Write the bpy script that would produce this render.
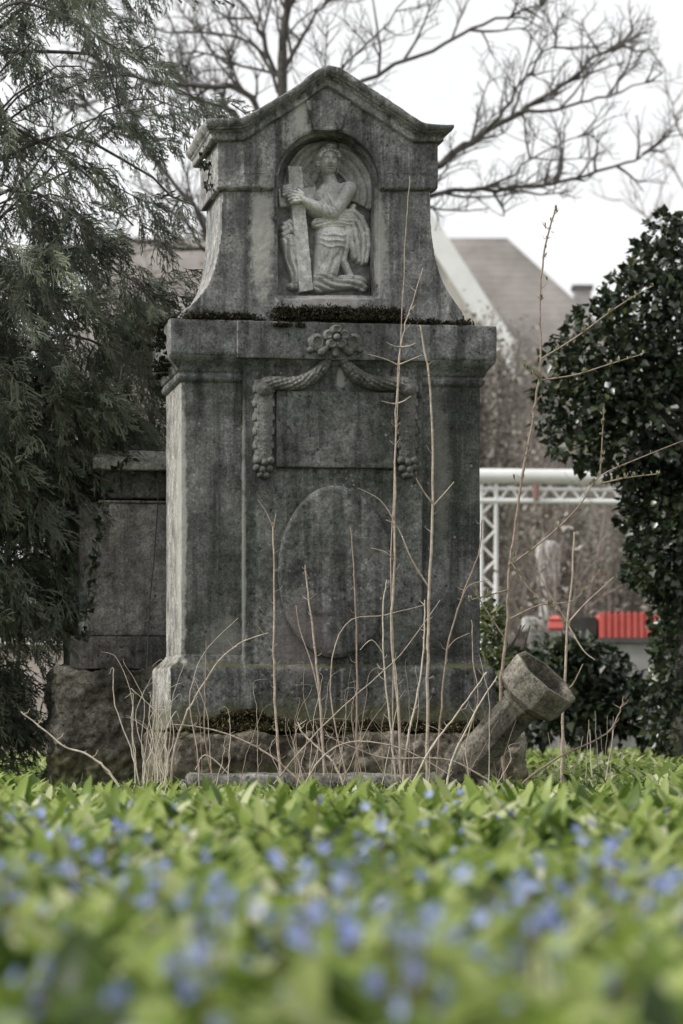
import bpy, bmesh, math, random
import numpy as np
from mathutils import Vector, Matrix
random.seed(7); rng = np.random.default_rng(11)
for o in list(bpy.data.objects): bpy.data.objects.remove(o)
SC = bpy.context.scene; COL = SC.collection
R = math.radians; PI = math.pi
F = 3000.0; HOR = 715.0; H = 0.36          # focal length in px, horizon row, eye height

# ------------------------------------------------------------------ camera
cd = bpy.data.cameras.new('camera'); cam = bpy.data.objects.new('camera', cd); COL.objects.link(cam)
cam.location = (0, 0, H); cam.rotation_euler = (R(90), 0, 0)
cd.sensor_fit = 'VERTICAL'; cd.sensor_height = 36; cd.sensor_width = 24
cd.lens = F / 1024 * 36; cd.shift_y = (HOR - 512) / 1024
cd.clip_start = 0.05; cd.clip_end = 2000
cd.dof.use_dof = True; cd.dof.focus_distance = 13.75; cd.dof.aperture_fstop = 3.6; cd.dof.aperture_blades = 0
SC.camera = cam

# ------------------------------------------------------------------ sky, sun, exposure
SUN = Vector((-0.74, -0.24, 0.70)).normalized()
w = bpy.data.worlds.new('World'); SC.world = w; w.use_nodes = True
nt = w.node_tree; nt.nodes.clear()
sky = nt.nodes.new('ShaderNodeTexSky'); sky.sky_type = 'NISHITA'; sky.sun_disc = False
sky.sun_elevation = math.asin(SUN.z); sky.sun_rotation = math.atan2(SUN.x, SUN.y)
sky.air_density = 1.0; sky.dust_density = 3.0
hs = nt.nodes.new('ShaderNodeHueSaturation'); hs.inputs['Saturation'].default_value = 0.12
mx = nt.nodes.new('ShaderNodeMix'); mx.data_type = 'RGBA'; mx.inputs[0].default_value = 0.85
mx.inputs[7].default_value = (8.7, 8.75, 8.85, 1)
tc = nt.nodes.new('ShaderNodeTexCoord'); cn = nt.nodes.new('ShaderNodeTexNoise'); cn.inputs['Scale'].default_value = 2.2
cn.inputs['Detail'].default_value = 5
cr = nt.nodes.new('ShaderNodeMapRange'); cr.inputs[3].default_value = 0.9; cr.inputs[4].default_value = 1.08
vm = nt.nodes.new('ShaderNodeVectorMath'); vm.operation = 'SCALE'
bg = nt.nodes.new('ShaderNodeBackground'); bg.inputs[1].default_value = 0.1
wo = nt.nodes.new('ShaderNodeOutputWorld')
nt.links.new(sky.outputs[0], hs.inputs['Color']); nt.links.new(hs.outputs[0], mx.inputs[6])
nt.links.new(tc.outputs['Generated'], cn.inputs['Vector']); nt.links.new(cn.outputs[0], cr.inputs[0])
nt.links.new(mx.outputs[2], vm.inputs[0]); nt.links.new(cr.outputs[0], vm.inputs['Scale'])
nt.links.new(vm.outputs[0], bg.inputs[0]); nt.links.new(bg.outputs[0], wo.inputs[0])
sl = bpy.data.lights.new('sun', 'SUN'); sl.energy = 2.8; sl.angle = R(8); sl.color = (1, 0.965, 0.92)
so = bpy.data.objects.new('sun', sl); COL.objects.link(so); so.location = (-5, -5, 12)
so.rotation_euler = SUN.to_track_quat('Z', 'Y').to_euler()
SC.view_settings.view_transform = 'Standard'; SC.view_settings.look = 'None'
SC.view_settings.exposure = 0.38; SC.view_settings.gamma = 1.0; SC.view_settings.use_curve_mapping = False

# ------------------------------------------------------------------ helpers
def tag(o, label=None, cat=None, group=None, kind=None):
    if label: o['label'] = label
    if cat: o['category'] = cat
    if group: o['group'] = group
    if kind: o['kind'] = kind
    return o
def empty(name, loc, rz=0.0):
    o = bpy.data.objects.new(name, None); COL.objects.link(o); o.location = loc; o.rotation_euler = (0, 0, rz)
    o.empty_display_size = 0.1; return o
def link(name, me, mat, parent=None):
    o = bpy.data.objects.new(name, me); COL.objects.link(o)
    if mat and not me.materials: me.materials.append(mat)
    if parent: o.parent = parent
    return o
def npmesh(name, V, Q, tint=None, smooth=True):
    V = np.asarray(V, np.float32).reshape(-1, 3); Q = np.asarray(Q, np.int32); k = Q.shape[1]
    me = bpy.data.meshes.new(name); me.vertices.add(len(V)); me.vertices.foreach_set('co', V.ravel())
    me.loops.add(Q.size); me.loops.foreach_set('vertex_index', Q.ravel())
    me.polygons.add(len(Q)); me.polygons.foreach_set('loop_start', np.arange(0, Q.size, k, dtype=np.int32))
    me.polygons.foreach_set('loop_total', np.full(len(Q), k, np.int32))
    me.polygons.foreach_set('use_smooth', np.full(len(Q), smooth, bool))
    if tint is not None:
        a = me.attributes.new('tint', 'FLOAT', 'POINT'); a.data.foreach_set('value', np.asarray(tint, np.float32))
    me.update(calc_edges=True); me.validate(); return me
class MB:
    def __init__(s): s.v = []; s.f = []; s.sm = []
    def add(s, vs, fs, sm=False):
        n = len(s.v); s.v += [tuple(v) for v in vs]; s.f += [tuple(i + n for i in f) for f in fs]; s.sm += [sm] * len(fs)
    def box(s, x0, x1, y0, y1, z0, z1):
        s.add([(x0,y0,z0),(x1,y0,z0),(x1,y1,z0),(x0,y1,z0),(x0,y0,z1),(x1,y0,z1),(x1,y1,z1),(x0,y1,z1)],
              [(0,3,2,1),(4,5,6,7),(0,1,5,4),(1,2,6,5),(2,3,7,6),(3,0,4,7)])
    def loft(s, x0, x1, y0, y1, prof):           # rectangles grown by off at each z
        vs = []; fs = []
        for z, o in prof: vs += [(x0-o,y0-o,z),(x1+o,y0-o,z),(x1+o,y1+o,z),(x0-o,y1+o,z)]
        for i in range(len(prof)-1):
            for k in range(4):
                a = i*4+k; b = i*4+(k+1) % 4; fs.append((a, b, b+4, a+4))
        n = len(prof)*4-4; fs += [(3,2,1,0), (n,n+1,n+2,n+3)]; s.add(vs, fs)
    def prism(s, pts, y0, y1):                   # xz outline pushed from y0 to y1
        n = len(pts); vs = [(x,y0,z) for x,z in pts] + [(x,y1,z) for x,z in pts]
        area = sum(pts[i][0]*pts[(i+1)%n][1]-pts[(i+1)%n][0]*pts[i][1] for i in range(n))
        fr = tuple(range(n)); bk = tuple(range(2*n-1, n-1, -1))
        sd = [(i, i+n, (i+1)%n+n, (i+1)%n) for i in range(n)]
        if area < 0: fr = fr[::-1]; bk = bk[::-1]; sd = [f[::-1] for f in sd]
        s.add(vs, [fr, bk] + sd)
    def tube(s, pts, rad, n=6, cap=True):
        pts = [Vector(p) for p in pts]; m = len(pts)
        if not hasattr(rad, '__len__'): rad = [rad]*m
        vs = []; up = Vector((0.13, 0.97, 0.2)); prev = None
        for i, p in enumerate(pts):
            t = (pts[min(i+1, m-1)] - pts[max(i-1, 0)]).normalized()
            a = t.cross(up) if prev is None else prev - t*prev.dot(t)
            if a.length < 1e-4: a = t.cross(Vector((1, 0, 0)))
            a.normalize(); prev = a; b = t.cross(a)
            for k in range(n):
                an = 2*PI*k/n; vs.append(p + (a*math.cos(an) + b*math.sin(an))*rad[i])
        fs = [(i*n+k, i*n+(k+1)%n, (i+1)*n+(k+1)%n, (i+1)*n+k) for i in range(m-1) for k in range(n)]
        s.add(vs, fs, n > 4)
        if cap: s.add([vs[k] for k in range(n)], [tuple(range(n))[::-1]]); s.add([vs[(m-1)*n+k] for k in range(n)], [tuple(range(n))])
    def ball(s, c, r, n=8, m=6):
        if not hasattr(r, '__len__'): r = (r, r, r)
        vs = [(c[0], c[1], c[2]-r[2])]; 
        for i in range(1, m):
            a = -PI/2 + PI*i/m
            for k in range(n): vs.append((c[0]+r[0]*math.cos(a)*math.cos(2*PI*k/n), c[1]+r[1]*math.cos(a)*math.sin(2*PI*k/n), c[2]+r[2]*math.sin(a)))
        vs.append((c[0], c[1], c[2]+r[2])); L = len(vs)-1
        fs = [(0, 1+(k+1)%n, 1+k) for k in range(n)] + [(L, 1+(m-2)*n+k, 1+(m-2)*n+(k+1)%n) for k in range(n)]
        fs += [(1+i*n+k, 1+i*n+(k+1)%n, 1+(i+1)*n+(k+1)%n, 1+(i+1)*n+k) for i in range(m-2) for k in range(n)]
        s.add(vs, fs, True)
    def build(s, name, mat, parent=None):
        me = bpy.data.meshes.new(name); me.from_pydata(s.v, [], s.f); me.polygons.foreach_set('use_smooth', s.sm); me.update()
        return link(name, me, mat, parent)
def bevel(o, w=0.01, seg=2):
    m = o.modifiers.new('b', 'BEVEL'); m.width = w; m.segments = seg; m.limit_method = 'ANGLE'; return o
TEX = {}
def stonify(o, voxel=0.008, st=0.006, scale=0.12, st2=0.003, scale2=0.025, smooth=2):
    """real wear: dense skin, softened arrises, lumpy displacement"""
    m = o.modifiers.new('r', 'REMESH'); m.mode = 'VOXEL'; m.voxel_size = voxel; m.use_smooth_shade = True
    if smooth: m = o.modifiers.new('s', 'SMOOTH'); m.iterations = smooth; m.factor = 0.5
    for q, (a, b) in enumerate(((st, scale), (st2, scale2))):
        if a <= 0: continue
        if b not in TEX:
            t = bpy.data.textures.new('wear', 'CLOUDS'); t.noise_scale = b; t.noise_depth = 3; TEX[b] = t
        m = o.modifiers.new('d', 'DISPLACE'); m.texture = TEX[b]; m.strength = a; m.mid_level = 0.5; m.texture_coords = 'LOCAL'
    return o
def at(px, py, Y): return Vector(((px-341.5)*Y/F, Y, H + (HOR-py)*Y/F))
class Frame:                                   # the local frame of a stone: front plane y = 0
    def __init__(s, px, Y, deg):
        s.X0 = (px-341.5)*Y/F; s.Y0 = Y; s.th = R(deg); s.c = math.cos(s.th); s.s = math.sin(s.th)
    def L(s, px, py, yl=0.0):
        a = (px-341.5)/F; b = (HOR-py)/F
        t = (yl + (-s.s*s.X0 + s.c*s.Y0)) / (-s.s*a + s.c)
        x = t*a - s.X0; y = t - s.Y0
        return s.c*x + s.s*y, H + t*b
    def pts(s, lst, yl=0.0): return [s.L(a, b, yl) for a, b in lst]

# ------------------------------------------------------------------ materials
def newmat(name):
    m = bpy.data.materials.new(name); m.use_nodes = True; n = m.node_tree
    b = n.nodes['Principled BSDF']; return m, n, b
def N(n, t, **kw):
    x = n.nodes.new(t)
    for k, v in kw.items():
        if k in x.inputs: x.inputs[k].default_value = v
        else: setattr(x, k, v)
    return x
def ramp(n, src, stops):
    r = n.nodes.new('ShaderNodeValToRGB'); e = r.color_ramp.elements
    while len(e) < len(stops): e.new(0.5)
    for i, (p, c) in enumerate(stops):
        e[i].position = p; e[i].color = (c, c, c, 1) if not hasattr(c, '__len__') else (*c, 1)
    n.links.new(src, r.inputs[0]); return r.outputs[0]
def mixc(n, fac, a, b, mode='MIX'):
    m = n.nodes.new('ShaderNodeMix'); m.data_type = 'RGBA'; m.blend_type = mode
    for i, v in ((0, fac), (6, a), (7, b)):
        if hasattr(v, 'is_output') or isinstance(v, bpy.types.NodeSocket): n.links.new(v, m.inputs[i])
        elif i == 0: m.inputs[0].default_value = v
        else: m.inputs[i].default_value = (*v, 1)
    return m.outputs[2]
def mth(n, op, a, b=None, clamp=False):
    m = n.nodes.new('ShaderNodeMath'); m.operation = op; m.use_clamp = clamp
    for i, v in ((0, a), (1, b)):
        if v is None: continue
        if isinstance(v, bpy.types.NodeSocket): n.links.new(v, m.inputs[i])
        else: m.inputs[i].default_value = v
    return m.outputs[0]
def stone(name, dark, light, streak=0.5, spots=(), lichen=0.3, moss=0.0, mossz=None, pale_side=None, pale_x=-.42, bump=0.5, green=0.0, grain=1.0):
    m, n, b = newmat(name); L = n.links
    co = N(n, 'ShaderNodeTexCoord').outputs['Object']
    def noise(scale, detail=6, rough=0.6, vec=co):
        x = N(n, 'ShaderNodeTexNoise', Scale=scale, Detail=detail, Roughness=rough); L.new(vec, x.inputs['Vector']); return x.outputs[0]
    big = noise(2.6, 8, 0.65)
    col = mixc(n, ramp(n, big, [(0.40, 0), (0.6, 1)]), tuple(c*.8 for c in dark), light)
    mp = N(n, 'ShaderNodeMapping'); mp.inputs['Scale'].default_value = (14, 14, 0.9); L.new(co, mp.inputs[0])
    st = noise(1.0, 5, 0.6, mp.outputs[0])
    col = mixc(n, mth(n, 'MULTIPLY', ramp(n, st, [(0.47, 0), (0.62, 1)]), streak), col, tuple(c*0.36 for c in dark))
    mp2 = N(n, 'ShaderNodeMapping'); mp2.inputs['Scale'].default_value = (30, 30, 1.6); mp2.inputs['Location'].default_value = (3, 1, 5); L.new(co, mp2.inputs[0])
    st2 = noise(1.0, 4, 0.6, mp2.outputs[0])
    col = mixc(n, mth(n, 'MULTIPLY', ramp(n, st2, [(0.56, 0), (0.74, 1)]), streak*0.55), col, tuple(min(c*1.8, .6) for c in light))
    if green: col = mixc(n, mth(n, 'MULTIPLY', ramp(n, noise(1.7, 5), [(0.45, 0), (0.65, 1)]), green), col, (0.07, 0.085, 0.05))
    geo = N(n, 'ShaderNodeNewGeometry')
    tn = N(n, 'ShaderNodeVectorTransform', vector_type='NORMAL', convert_from='WORLD', convert_to='OBJECT'); L.new(geo.outputs['True Normal'], tn.inputs[0])
    sn = N(n, 'ShaderNodeSeparateXYZ'); L.new(tn.outputs[0], sn.inputs[0]); sp = N(n, 'ShaderNodeSeparateXYZ'); L.new(co, sp.inputs[0])
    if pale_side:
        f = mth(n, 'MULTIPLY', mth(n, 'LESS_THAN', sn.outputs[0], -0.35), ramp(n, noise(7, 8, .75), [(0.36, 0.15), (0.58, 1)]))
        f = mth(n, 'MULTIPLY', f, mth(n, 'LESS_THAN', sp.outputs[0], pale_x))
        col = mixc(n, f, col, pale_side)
    fine = noise(75, 6, 0.8); mid = noise(18, 8, 0.7)
    col = mixc(n, grain, col, ramp(n, fine, [(0.34, 0.5), (0.5, 1.0), (0.66, 1.75)]), 'MULTIPLY')
    col = mixc(n, grain, col, ramp(n, mid, [(0.34, 0.6), (0.5, 1.0), (0.68, 1.45)]), 'MULTIPLY')
    pit = ramp(n, noise(42, 3, .5), [(0.30, 0.35), (0.38, 1.0)]); col = mixc(n, grain, col, pit, 'MULTIPLY')
    vo = N(n, 'ShaderNodeTexVoronoi', Scale=38.0); L.new(co, vo.inputs['Vector'])
    li = mth(n, 'MULTIPLY', ramp(n, vo.outputs['Distance'], [(0.12, 1), (0.3, 0)]), ramp(n, noise(6, 4), [(0.55, 0), (0.64, 1)]))
    col = mixc(n, mth(n, 'MULTIPLY', li, lichen), col, (0.36, 0.36, 0.32))
    for (cx, cy, cz, rx, ry, rz, c, amt) in spots:
        s = N(n, 'ShaderNodeVectorMath', operation='SUBTRACT'); L.new(co, s.inputs[0]); s.inputs[1].default_value = (cx, cy, cz)
        d = N(n, 'ShaderNodeVectorMath', operation='DIVIDE'); L.new(s.outputs[0], d.inputs[0]); d.inputs[1].default_value = (rx, ry, rz)
        ln = N(n, 'ShaderNodeVectorMath', operation='LENGTH'); L.new(d.outputs[0], ln.inputs[0])
        f = mth(n, 'ADD', ln.outputs['Value'], mth(n, 'MULTIPLY', mth(n, 'SUBTRACT', noise(14, 6, .7), 0.5), 2.2))
        col = mixc(n, mth(n, 'MULTIPLY', ramp(n, f, [(0.55, 1), (1.0, 0)]), amt), col, c)
    if moss:
        f = mth(n, 'MULTIPLY', ramp(n, sn.outputs[2], [(0.6, 0), (0.85, 1)]), ramp(n, noise(8, 6), [(0.38, 0), (0.5, 1)]))
        if mossz:
            f2 = mth(n, 'ADD', sp.outputs[2], mth(n, 'MULTIPLY', noise(7, 6, .7), -0.16))
            mr = N(n, 'ShaderNodeMapRange'); mr.inputs[1].default_value = mossz-0.05; mr.inputs[2].default_value = mossz+0.03
            mr.inputs[3].default_value = 1; mr.inputs[4].default_value = 0; L.new(f2, mr.inputs[0])
            f = mth(n, 'MAXIMUM', f, mth(n, 'MULTIPLY', mr.outputs[0], 0.75))
        col = mixc(n, mth(n, 'MULTIPLY', f, moss), col, mixc(n, fine, (0.035, 0.035, 0.018), (0.11, 0.11, 0.04)))
    L.new(col, b.inputs['Base Color']); b.inputs['Roughness'].default_value = 0.92
    b.inputs['Specular IOR Level'].default_value = 0.25
    hgt = mth(n, 'ADD', mth(n, 'MULTIPLY', fine, 0.6), mid)
    bp = N(n, 'ShaderNodeBump', Strength=bump, Distance=0.01); L.new(hgt, bp.inputs['Height']); L.new(bp.outputs[0], b.inputs['Normal'])
    return m
def plain(name, c1, c2, scale=8.0, rough=0.8, bump=0.2, dist=0.01, detail=5, spec=0.3, metal=0.0, stretch=None):
    m, n, b = newmat(name); co = N(n, 'ShaderNodeTexCoord').outputs['Object']
    if stretch:
        mp = N(n, 'ShaderNodeMapping'); mp.inputs['Scale'].default_value = stretch; n.links.new(co, mp.inputs[0]); co = mp.outputs[0]
    x = N(n, 'ShaderNodeTexNoise', Scale=scale, Detail=detail, Roughness=0.65); n.links.new(co, x.inputs['Vector'])
    n.links.new(mixc(n, ramp(n, x.outputs[0], [(0.35, 0), (0.65, 1)]), c1, c2), b.inputs['Base Color'])
    b.inputs['Roughness'].default_value = rough; b.inputs['Specular IOR Level'].default_value = spec; b.inputs['Metallic'].default_value = metal
    bp = N(n, 'ShaderNodeBump', Strength=bump, Distance=dist); n.links.new(x.outputs[0], bp.inputs['Height']); n.links.new(bp.outputs[0], b.inputs['Normal'])
    return m
def leafmat(name, stops, rough=0.5, trans=0.3, spec=0.5):
    m, n, b = newmat(name); at_ = N(n, 'ShaderNodeAttribute', attribute_name='tint')
    c = ramp(n, at_.outputs['Fac'], stops); n.links.new(c, b.inputs['Base Color'])
    b.inputs['Roughness'].default_value = rough; b.inputs['Specular IOR Level'].default_value = spec
    t = N(n, 'ShaderNodeBsdfTranslucent'); n.links.new(c, t.inputs[0])
    s = N(n, 'ShaderNodeMixShader'); s.inputs[0].default_value = trans
    n.links.new(b.outputs[0], s.inputs[1]); n.links.new(t.outputs[0], s.inputs[2])
    n.links.new(s.outputs[0], n.nodes['Material Output'].inputs[0]); return m

# ------------------------------------------------------------------ instancing of small leaves into one mesh
def frames(d, roll=None):
    d = d/np.linalg.norm(d, axis=1, keepdims=True); up = np.tile([0, 0, 1.0], (len(d), 1)) + rng.normal(0, .02, d.shape)
    x = np.cross(d, up); x /= np.linalg.norm(x, axis=1, keepdims=True); z = np.cross(x, d)
    if roll is not None:
        c, s = np.cos(roll)[:, None], np.sin(roll)[:, None]; x, z = c*x+s*z, c*z-s*x
    return np.stack([x, d, z], 2)              # columns: local x, y(along), z
def inst(T, Q, P, M, S, tint):
    T = np.asarray(T, float); Q = np.asarray(Q); n = len(P)
    S = np.asarray(S, float); S = S[:, None] if S.ndim == 1 else S
    V = np.einsum('nij,nvj->nvi', M, T[None]*S[:, None, :]) + P[:, None, :]
    FQ = (Q[None] + (np.arange(n)*len(T))[:, None, None]).reshape(-1, Q.shape[1])
    return V.reshape(-1, 3), FQ, np.repeat(tint, len(T))
def merge(parts):
    V = []; Q = []; T = []; k = 0
    for v, q, t in parts: V.append(v); Q.append(q+k); T.append(t); k += len(v)
    return np.concatenate(V), np.concatenate(Q), np.concatenate(T)
def strap(rows=5, curl=1.0, lean=0.15, width=0.09, fold=0.25, sharp=0.7, waist=0.1):
    T = []; y = z = 0.0
    for i in range(rows+1):
        s = i/rows; a = lean + curl*s
        if i: y += math.cos(PI/2-a)/rows; z += math.sin(PI/2-a)/rows
        wd = width*max(math.sin(PI*(waist+(1-waist)*s)), 0.0)**sharp
        if i == rows: wd = width*0.03
        T += [(-wd, y, z+wd*fold), (0, y, z), (wd, y, z+wd*fold)]
    Q = [(i*3+k, i*3+k+1, i*3+k+4, i*3+k+3) for i in range(rows) for k in range(2)]
    return np.array(T), np.array(Q)
def ivy_leaf():
    T = [(0,0,0),(-.28,-.12,.02),(-.5,.2,.06),(-.3,.5,.03),(0,1,-.06),(.3,.5,.03),(.5,.2,.06),(.28,-.12,.02),(0,.45,-.04)]
    Q = [(0,1,2,8),(8,2,3,4),(8,4,5,6),(0,8,6,7)]
    return np.array(T, float), np.array(Q)

# ------------------------------------------------------------------ the ground
ground_m = plain('soil', (0.045, 0.05, 0.02), (0.10, 0.12, 0.04), 6, 0.95, 0.4)
xs = np.concatenate([[-600, -150, -50], np.linspace(-16, 16, 81), [50, 150, 600]]); ys = np.concatenate([[-200, -30], np.linspace(-4, 60, 129), [90, 200, 900]])
gx, gy = np.meshgrid(xs, ys); gz = -0.01 + 0.012*np.sin(gx*2.1+gy*.7)*np.cos(gy*1.7)
nx = len(xs); qi = np.array([(j*nx+i, j*nx+i+1, (j+1)*nx+i+1, (j+1)*nx+i) for j in range(len(ys)-1) for i in range(nx-1)])
tag(link('ground', npmesh('ground', np.stack([gx, gy, gz], 2).reshape(-1, 3), qi), ground_m), kind='structure')

# ------------------------------------------------------------------ the monument
MF = Frame(329, 14.0, 9.5); L = MF.L; PX = 14.0/F
mon = empty('grave_monument', (MF.X0, MF.Y0, 0), MF.th)
tag(mon, 'tall weathered grey stone grave monument with gabled top and angel relief', 'gravestone')
def lx(p, y=0.0): return L(p, 500, y)[0]
def lz(p, y=0.0): return L(329, p, y)[1]
pale = (0.42, 0.41, 0.38)
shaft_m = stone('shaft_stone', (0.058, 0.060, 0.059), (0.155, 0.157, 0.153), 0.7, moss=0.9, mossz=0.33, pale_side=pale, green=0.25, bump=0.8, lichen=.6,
    spots=[(lx(243), -.03, lz(560), .012, .2, .8, (.3,.3,.28), .5), (lx(300), -.03, lz(640), .16, .2, .22, (.14,.12,.12), .6),
           (lx(339), -.04, lz(380), .022, .2, .05, (.4,.4,.37), .6), (lx(440), 0, lz(470), .05, .2, .35, (.17,.17,.15), .5),
           (lx(225), 0, lz(640), .1, .2, .12, (.2,.2,.18), .5), (lx(183), 0, lz(520), .02, .3, .75, pale, .8)])
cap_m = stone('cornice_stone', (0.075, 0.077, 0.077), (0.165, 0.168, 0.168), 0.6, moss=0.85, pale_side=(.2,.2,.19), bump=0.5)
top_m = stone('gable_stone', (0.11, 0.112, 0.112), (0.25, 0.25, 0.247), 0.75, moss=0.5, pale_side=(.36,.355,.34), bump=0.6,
    spots=[(lx(262), 0, lz(240), .07, .3, .3, (.42,.41,.39), .75), (lx(300), 0, lz(118), .05, .3, .1, (.45,.44,.42), .9),
           (lx(380), 0, lz(240), .035, .3, .3, (.40,.39,.37), .6), (lx(330), 0, lz(300), .22, .3, .04, (.4,.39,.37), .6),
           (lx(240), 0, lz(215), .04, .3, .12, (.07,.07,.07), .7), (lx(231), 0, lz(165), .05, .3, .1, (.08,.08,.08), .6), (lx(405), 0, lz(215), .05, .3, .2, (.09,.09,.09), .5)])
rel_m = stone('relief_stone', (0.50, 0.497, 0.485), (0.74, 0.735, 0.72), 0.35, grain=.45, bump=0.25, lichen=0.2)
nic_m = stone('niche_stone', (0.20, 0.2, 0.195), (0.38, 0.377, 0.37), 0.4, grain=.6, bump=0.4)
wing_m = stone('wing_stone', (0.30, 0.297, 0.29), (0.5, 0.495, 0.48), 0.4, grain=.5, bump=0.35)
carv_m = stone('carved_stone', (0.075, 0.075, 0.07), (0.19, 0.188, 0.18), 0.35, grain=.5, moss=0.5, bump=0.5)
D = 0.64
x0, x1 = lx(181), lx(480)
b = MB(); b.box(x0, x1, 0, D, lz(675), lz(376)); stonify(b.build('shaft', shaft_m, mon), .009, .006, .2, .003, .03)
b = MB(); b.box(lx(243, -.035), lx(423, -.035), -.035, .1, lz(729), lz(356)); stonify(b.build('centre_panel', shaft_m, mon), .007, .004, .2, .0025, .03)
# plinth and rough base
b = MB(); z = lz(670)
b.loft(x0, x1, 0, D, [(lz(732), .062), (z, .062), (z+.012, .055), (z+.03, .03), (z+.055, .012), (z+.075, .0)])
stonify(b.build('plinth', shaft_m, mon), .008, .014, .15, .004, .03)
base_m = stone('base_stone', (0.07, 0.06, 0.045), (0.24, 0.215, 0.175), 0.3, moss=1.0, mossz=0.05, bump=0.9)
b = MB(); b.box(lx(160), lx(518), -.16, D+.15, -.05, lz(734)+.004); stonify(b.build('base_block', base_m, mon), .011, .07, .18, .045, .05)
# cornice: frieze block over a run of mouldings
b = MB(); zb = lz(359); zt = lz(324)
b.loft(x0, x1, 0, D, [(lz(386), -.01), (lz(384), .008), (lz(381.5), .019), (lz(378.5), .021), (lz(376), .012), (lz(375), .012), (lz(374), .022),
                      (lz(371), .025), (lz(368), .034), (lz(364), .052), (lz(361), .062), (zb, .066)])
stonify(b.build('cornice_moulding', cap_m, mon), .005, .003, .2, .002, .03, 1)
b = MB(); b.box(x0-.06, x1+.068, -.07, D+.06, zb-.004, zt); stonify(b.build('frieze_block', cap_m, mon), .008, .008, .15, .004, .035)
b = MB(); b.box(lx(237,-.08), lx(431,-.08), -.08, .0, zb-.012, zt-.003); stonify(b.build('frieze_panel', cap_m, mon), .006, .006, .15, .003, .035)
# upper body with the arched niche
AC = (327.0, 183.0)
def arch(r, side, y, n=14):
    return [L(AC[0] + side*r*math.sin(PI/2*k/n), AC[1] - r*math.cos(PI/2*k/n), y) for k in range(n+1)]
def half(mb, side, outer, r, sill, y0, y1, apexpy, yl):
    """one half of a stone with an arched opening; outer: outline px bottom -> top"""
    pts = [L(a, bb, yl) for a, bb in outer]
    cx = AC[0] - side*1.2
    pts += [L(cx, apexpy, yl), L(cx, AC[1]-r, yl)] + arch(r, side, yl)[1:]
    if sill: pts += [L(AC[0]+side*r, sill, yl), L(cx, sill, yl), L(cx, 323.5, yl)]
    else: pts += [L(AC[0]+side*r, outer[0][1], yl)]
    mb.prism(pts, y0, y1)
LEFT = [(181,323.5),(181,314),(184,310),(190,306),(197,299),(205,289),(211,278),(215,266),(218,252),(220.5,235),(221.5,215),(222,191),(222,135),(243,134)]
RIGHT = [(465,323.5),(465,317),(462,311),(456,303),(450,294.5),(444,284),(439,271),(435,256),(432.5,240),(431,222),(430.5,191),(430.5,136),(413,136)]
b = MB()
for (r, sill, ya, yb) in ((52, 298, .0, .035), (48.5, 294.5, .03, .15), (30, 250, .14, D-.03)):
    pass
for (r, sill, ya, yb) in ((52, 298, .0, .03), (48.5, 294.5, .024, .215)):
    half(b, -1, LEFT, r, sill, ya, yb, 95, 0); half(b, 1, RIGHT, r, sill, ya, yb, 95, 0)
full = MF.pts(LEFT + [(328, 95)] + RIGHT[::-1]); b.prism(full, .205, D-.04)
ub = b.build('gable_body', top_m, mon); stonify(ub, .006, .008, .15, .003, .025)
GL = [(217,188),(217,137),(243.7,137),(300,102)]; GR = [(438,188.5),(438,139),(411,139),(355,102)]
b = MB(); half(b, -1, GL, 52.5, None, -.028, .05, 84, -.028); half(b, 1, GR, 52.5, None, -.028, .05, 84, -.028)
b.prism(MF.pts([(217,188),(217,137),(243.7,137),(328,84),(411,139),(438,139),(438,188.5)], -.028), .205, D-.01)
b.prism(MF.pts([(217,188),(217,137),(243,137),(243,188)], -.028), 0, D-.02); b.prism(MF.pts([(412,188),(412,137),(438,137),(438,188)], -.028), 0, D-.02)
# the small ogee below its lower edge
for (xa, xb) in ((217, 274.5), (379.8, 438)):
    b.prism(MF.pts([(xa+ (2 if xa==217 else 0), 190.5),(xa+(2 if xa==217 else 0), 186),(xb-(2 if xb==438 else 0), 186),(xb-(2 if xb==438 else 0), 190.5)], -.02), -.014, .05)
stonify(b.build('gable_block', top_m, mon), .006, .006, .15, .003, .025, 1)
# keystone
b = MB(); b.prism(MF.pts([(306,100),(352,100),(341,130),(314,130)], -.05), -.045, .03); stonify(b.build('keystone', top_m, mon), .005, .005, .1, .003, .025, 1)
# shallow rounded flutes carved either side of the arch
for px_ in (247, 262, 391, 407, 423):
    b = MB(); cx, cz = L(px_, 163, -.03); pts = [(cx+.02*math.cos(a), cz+.03+.02*math.sin(a)) for a in np.linspace(0, PI, 9)] + [(cx-.02, cz-.05), (cx+.02, cz-.05)]
    b.prism(pts, -.0315, -.02); bevel(b.build('flute', top_m, mon), .003)
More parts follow.
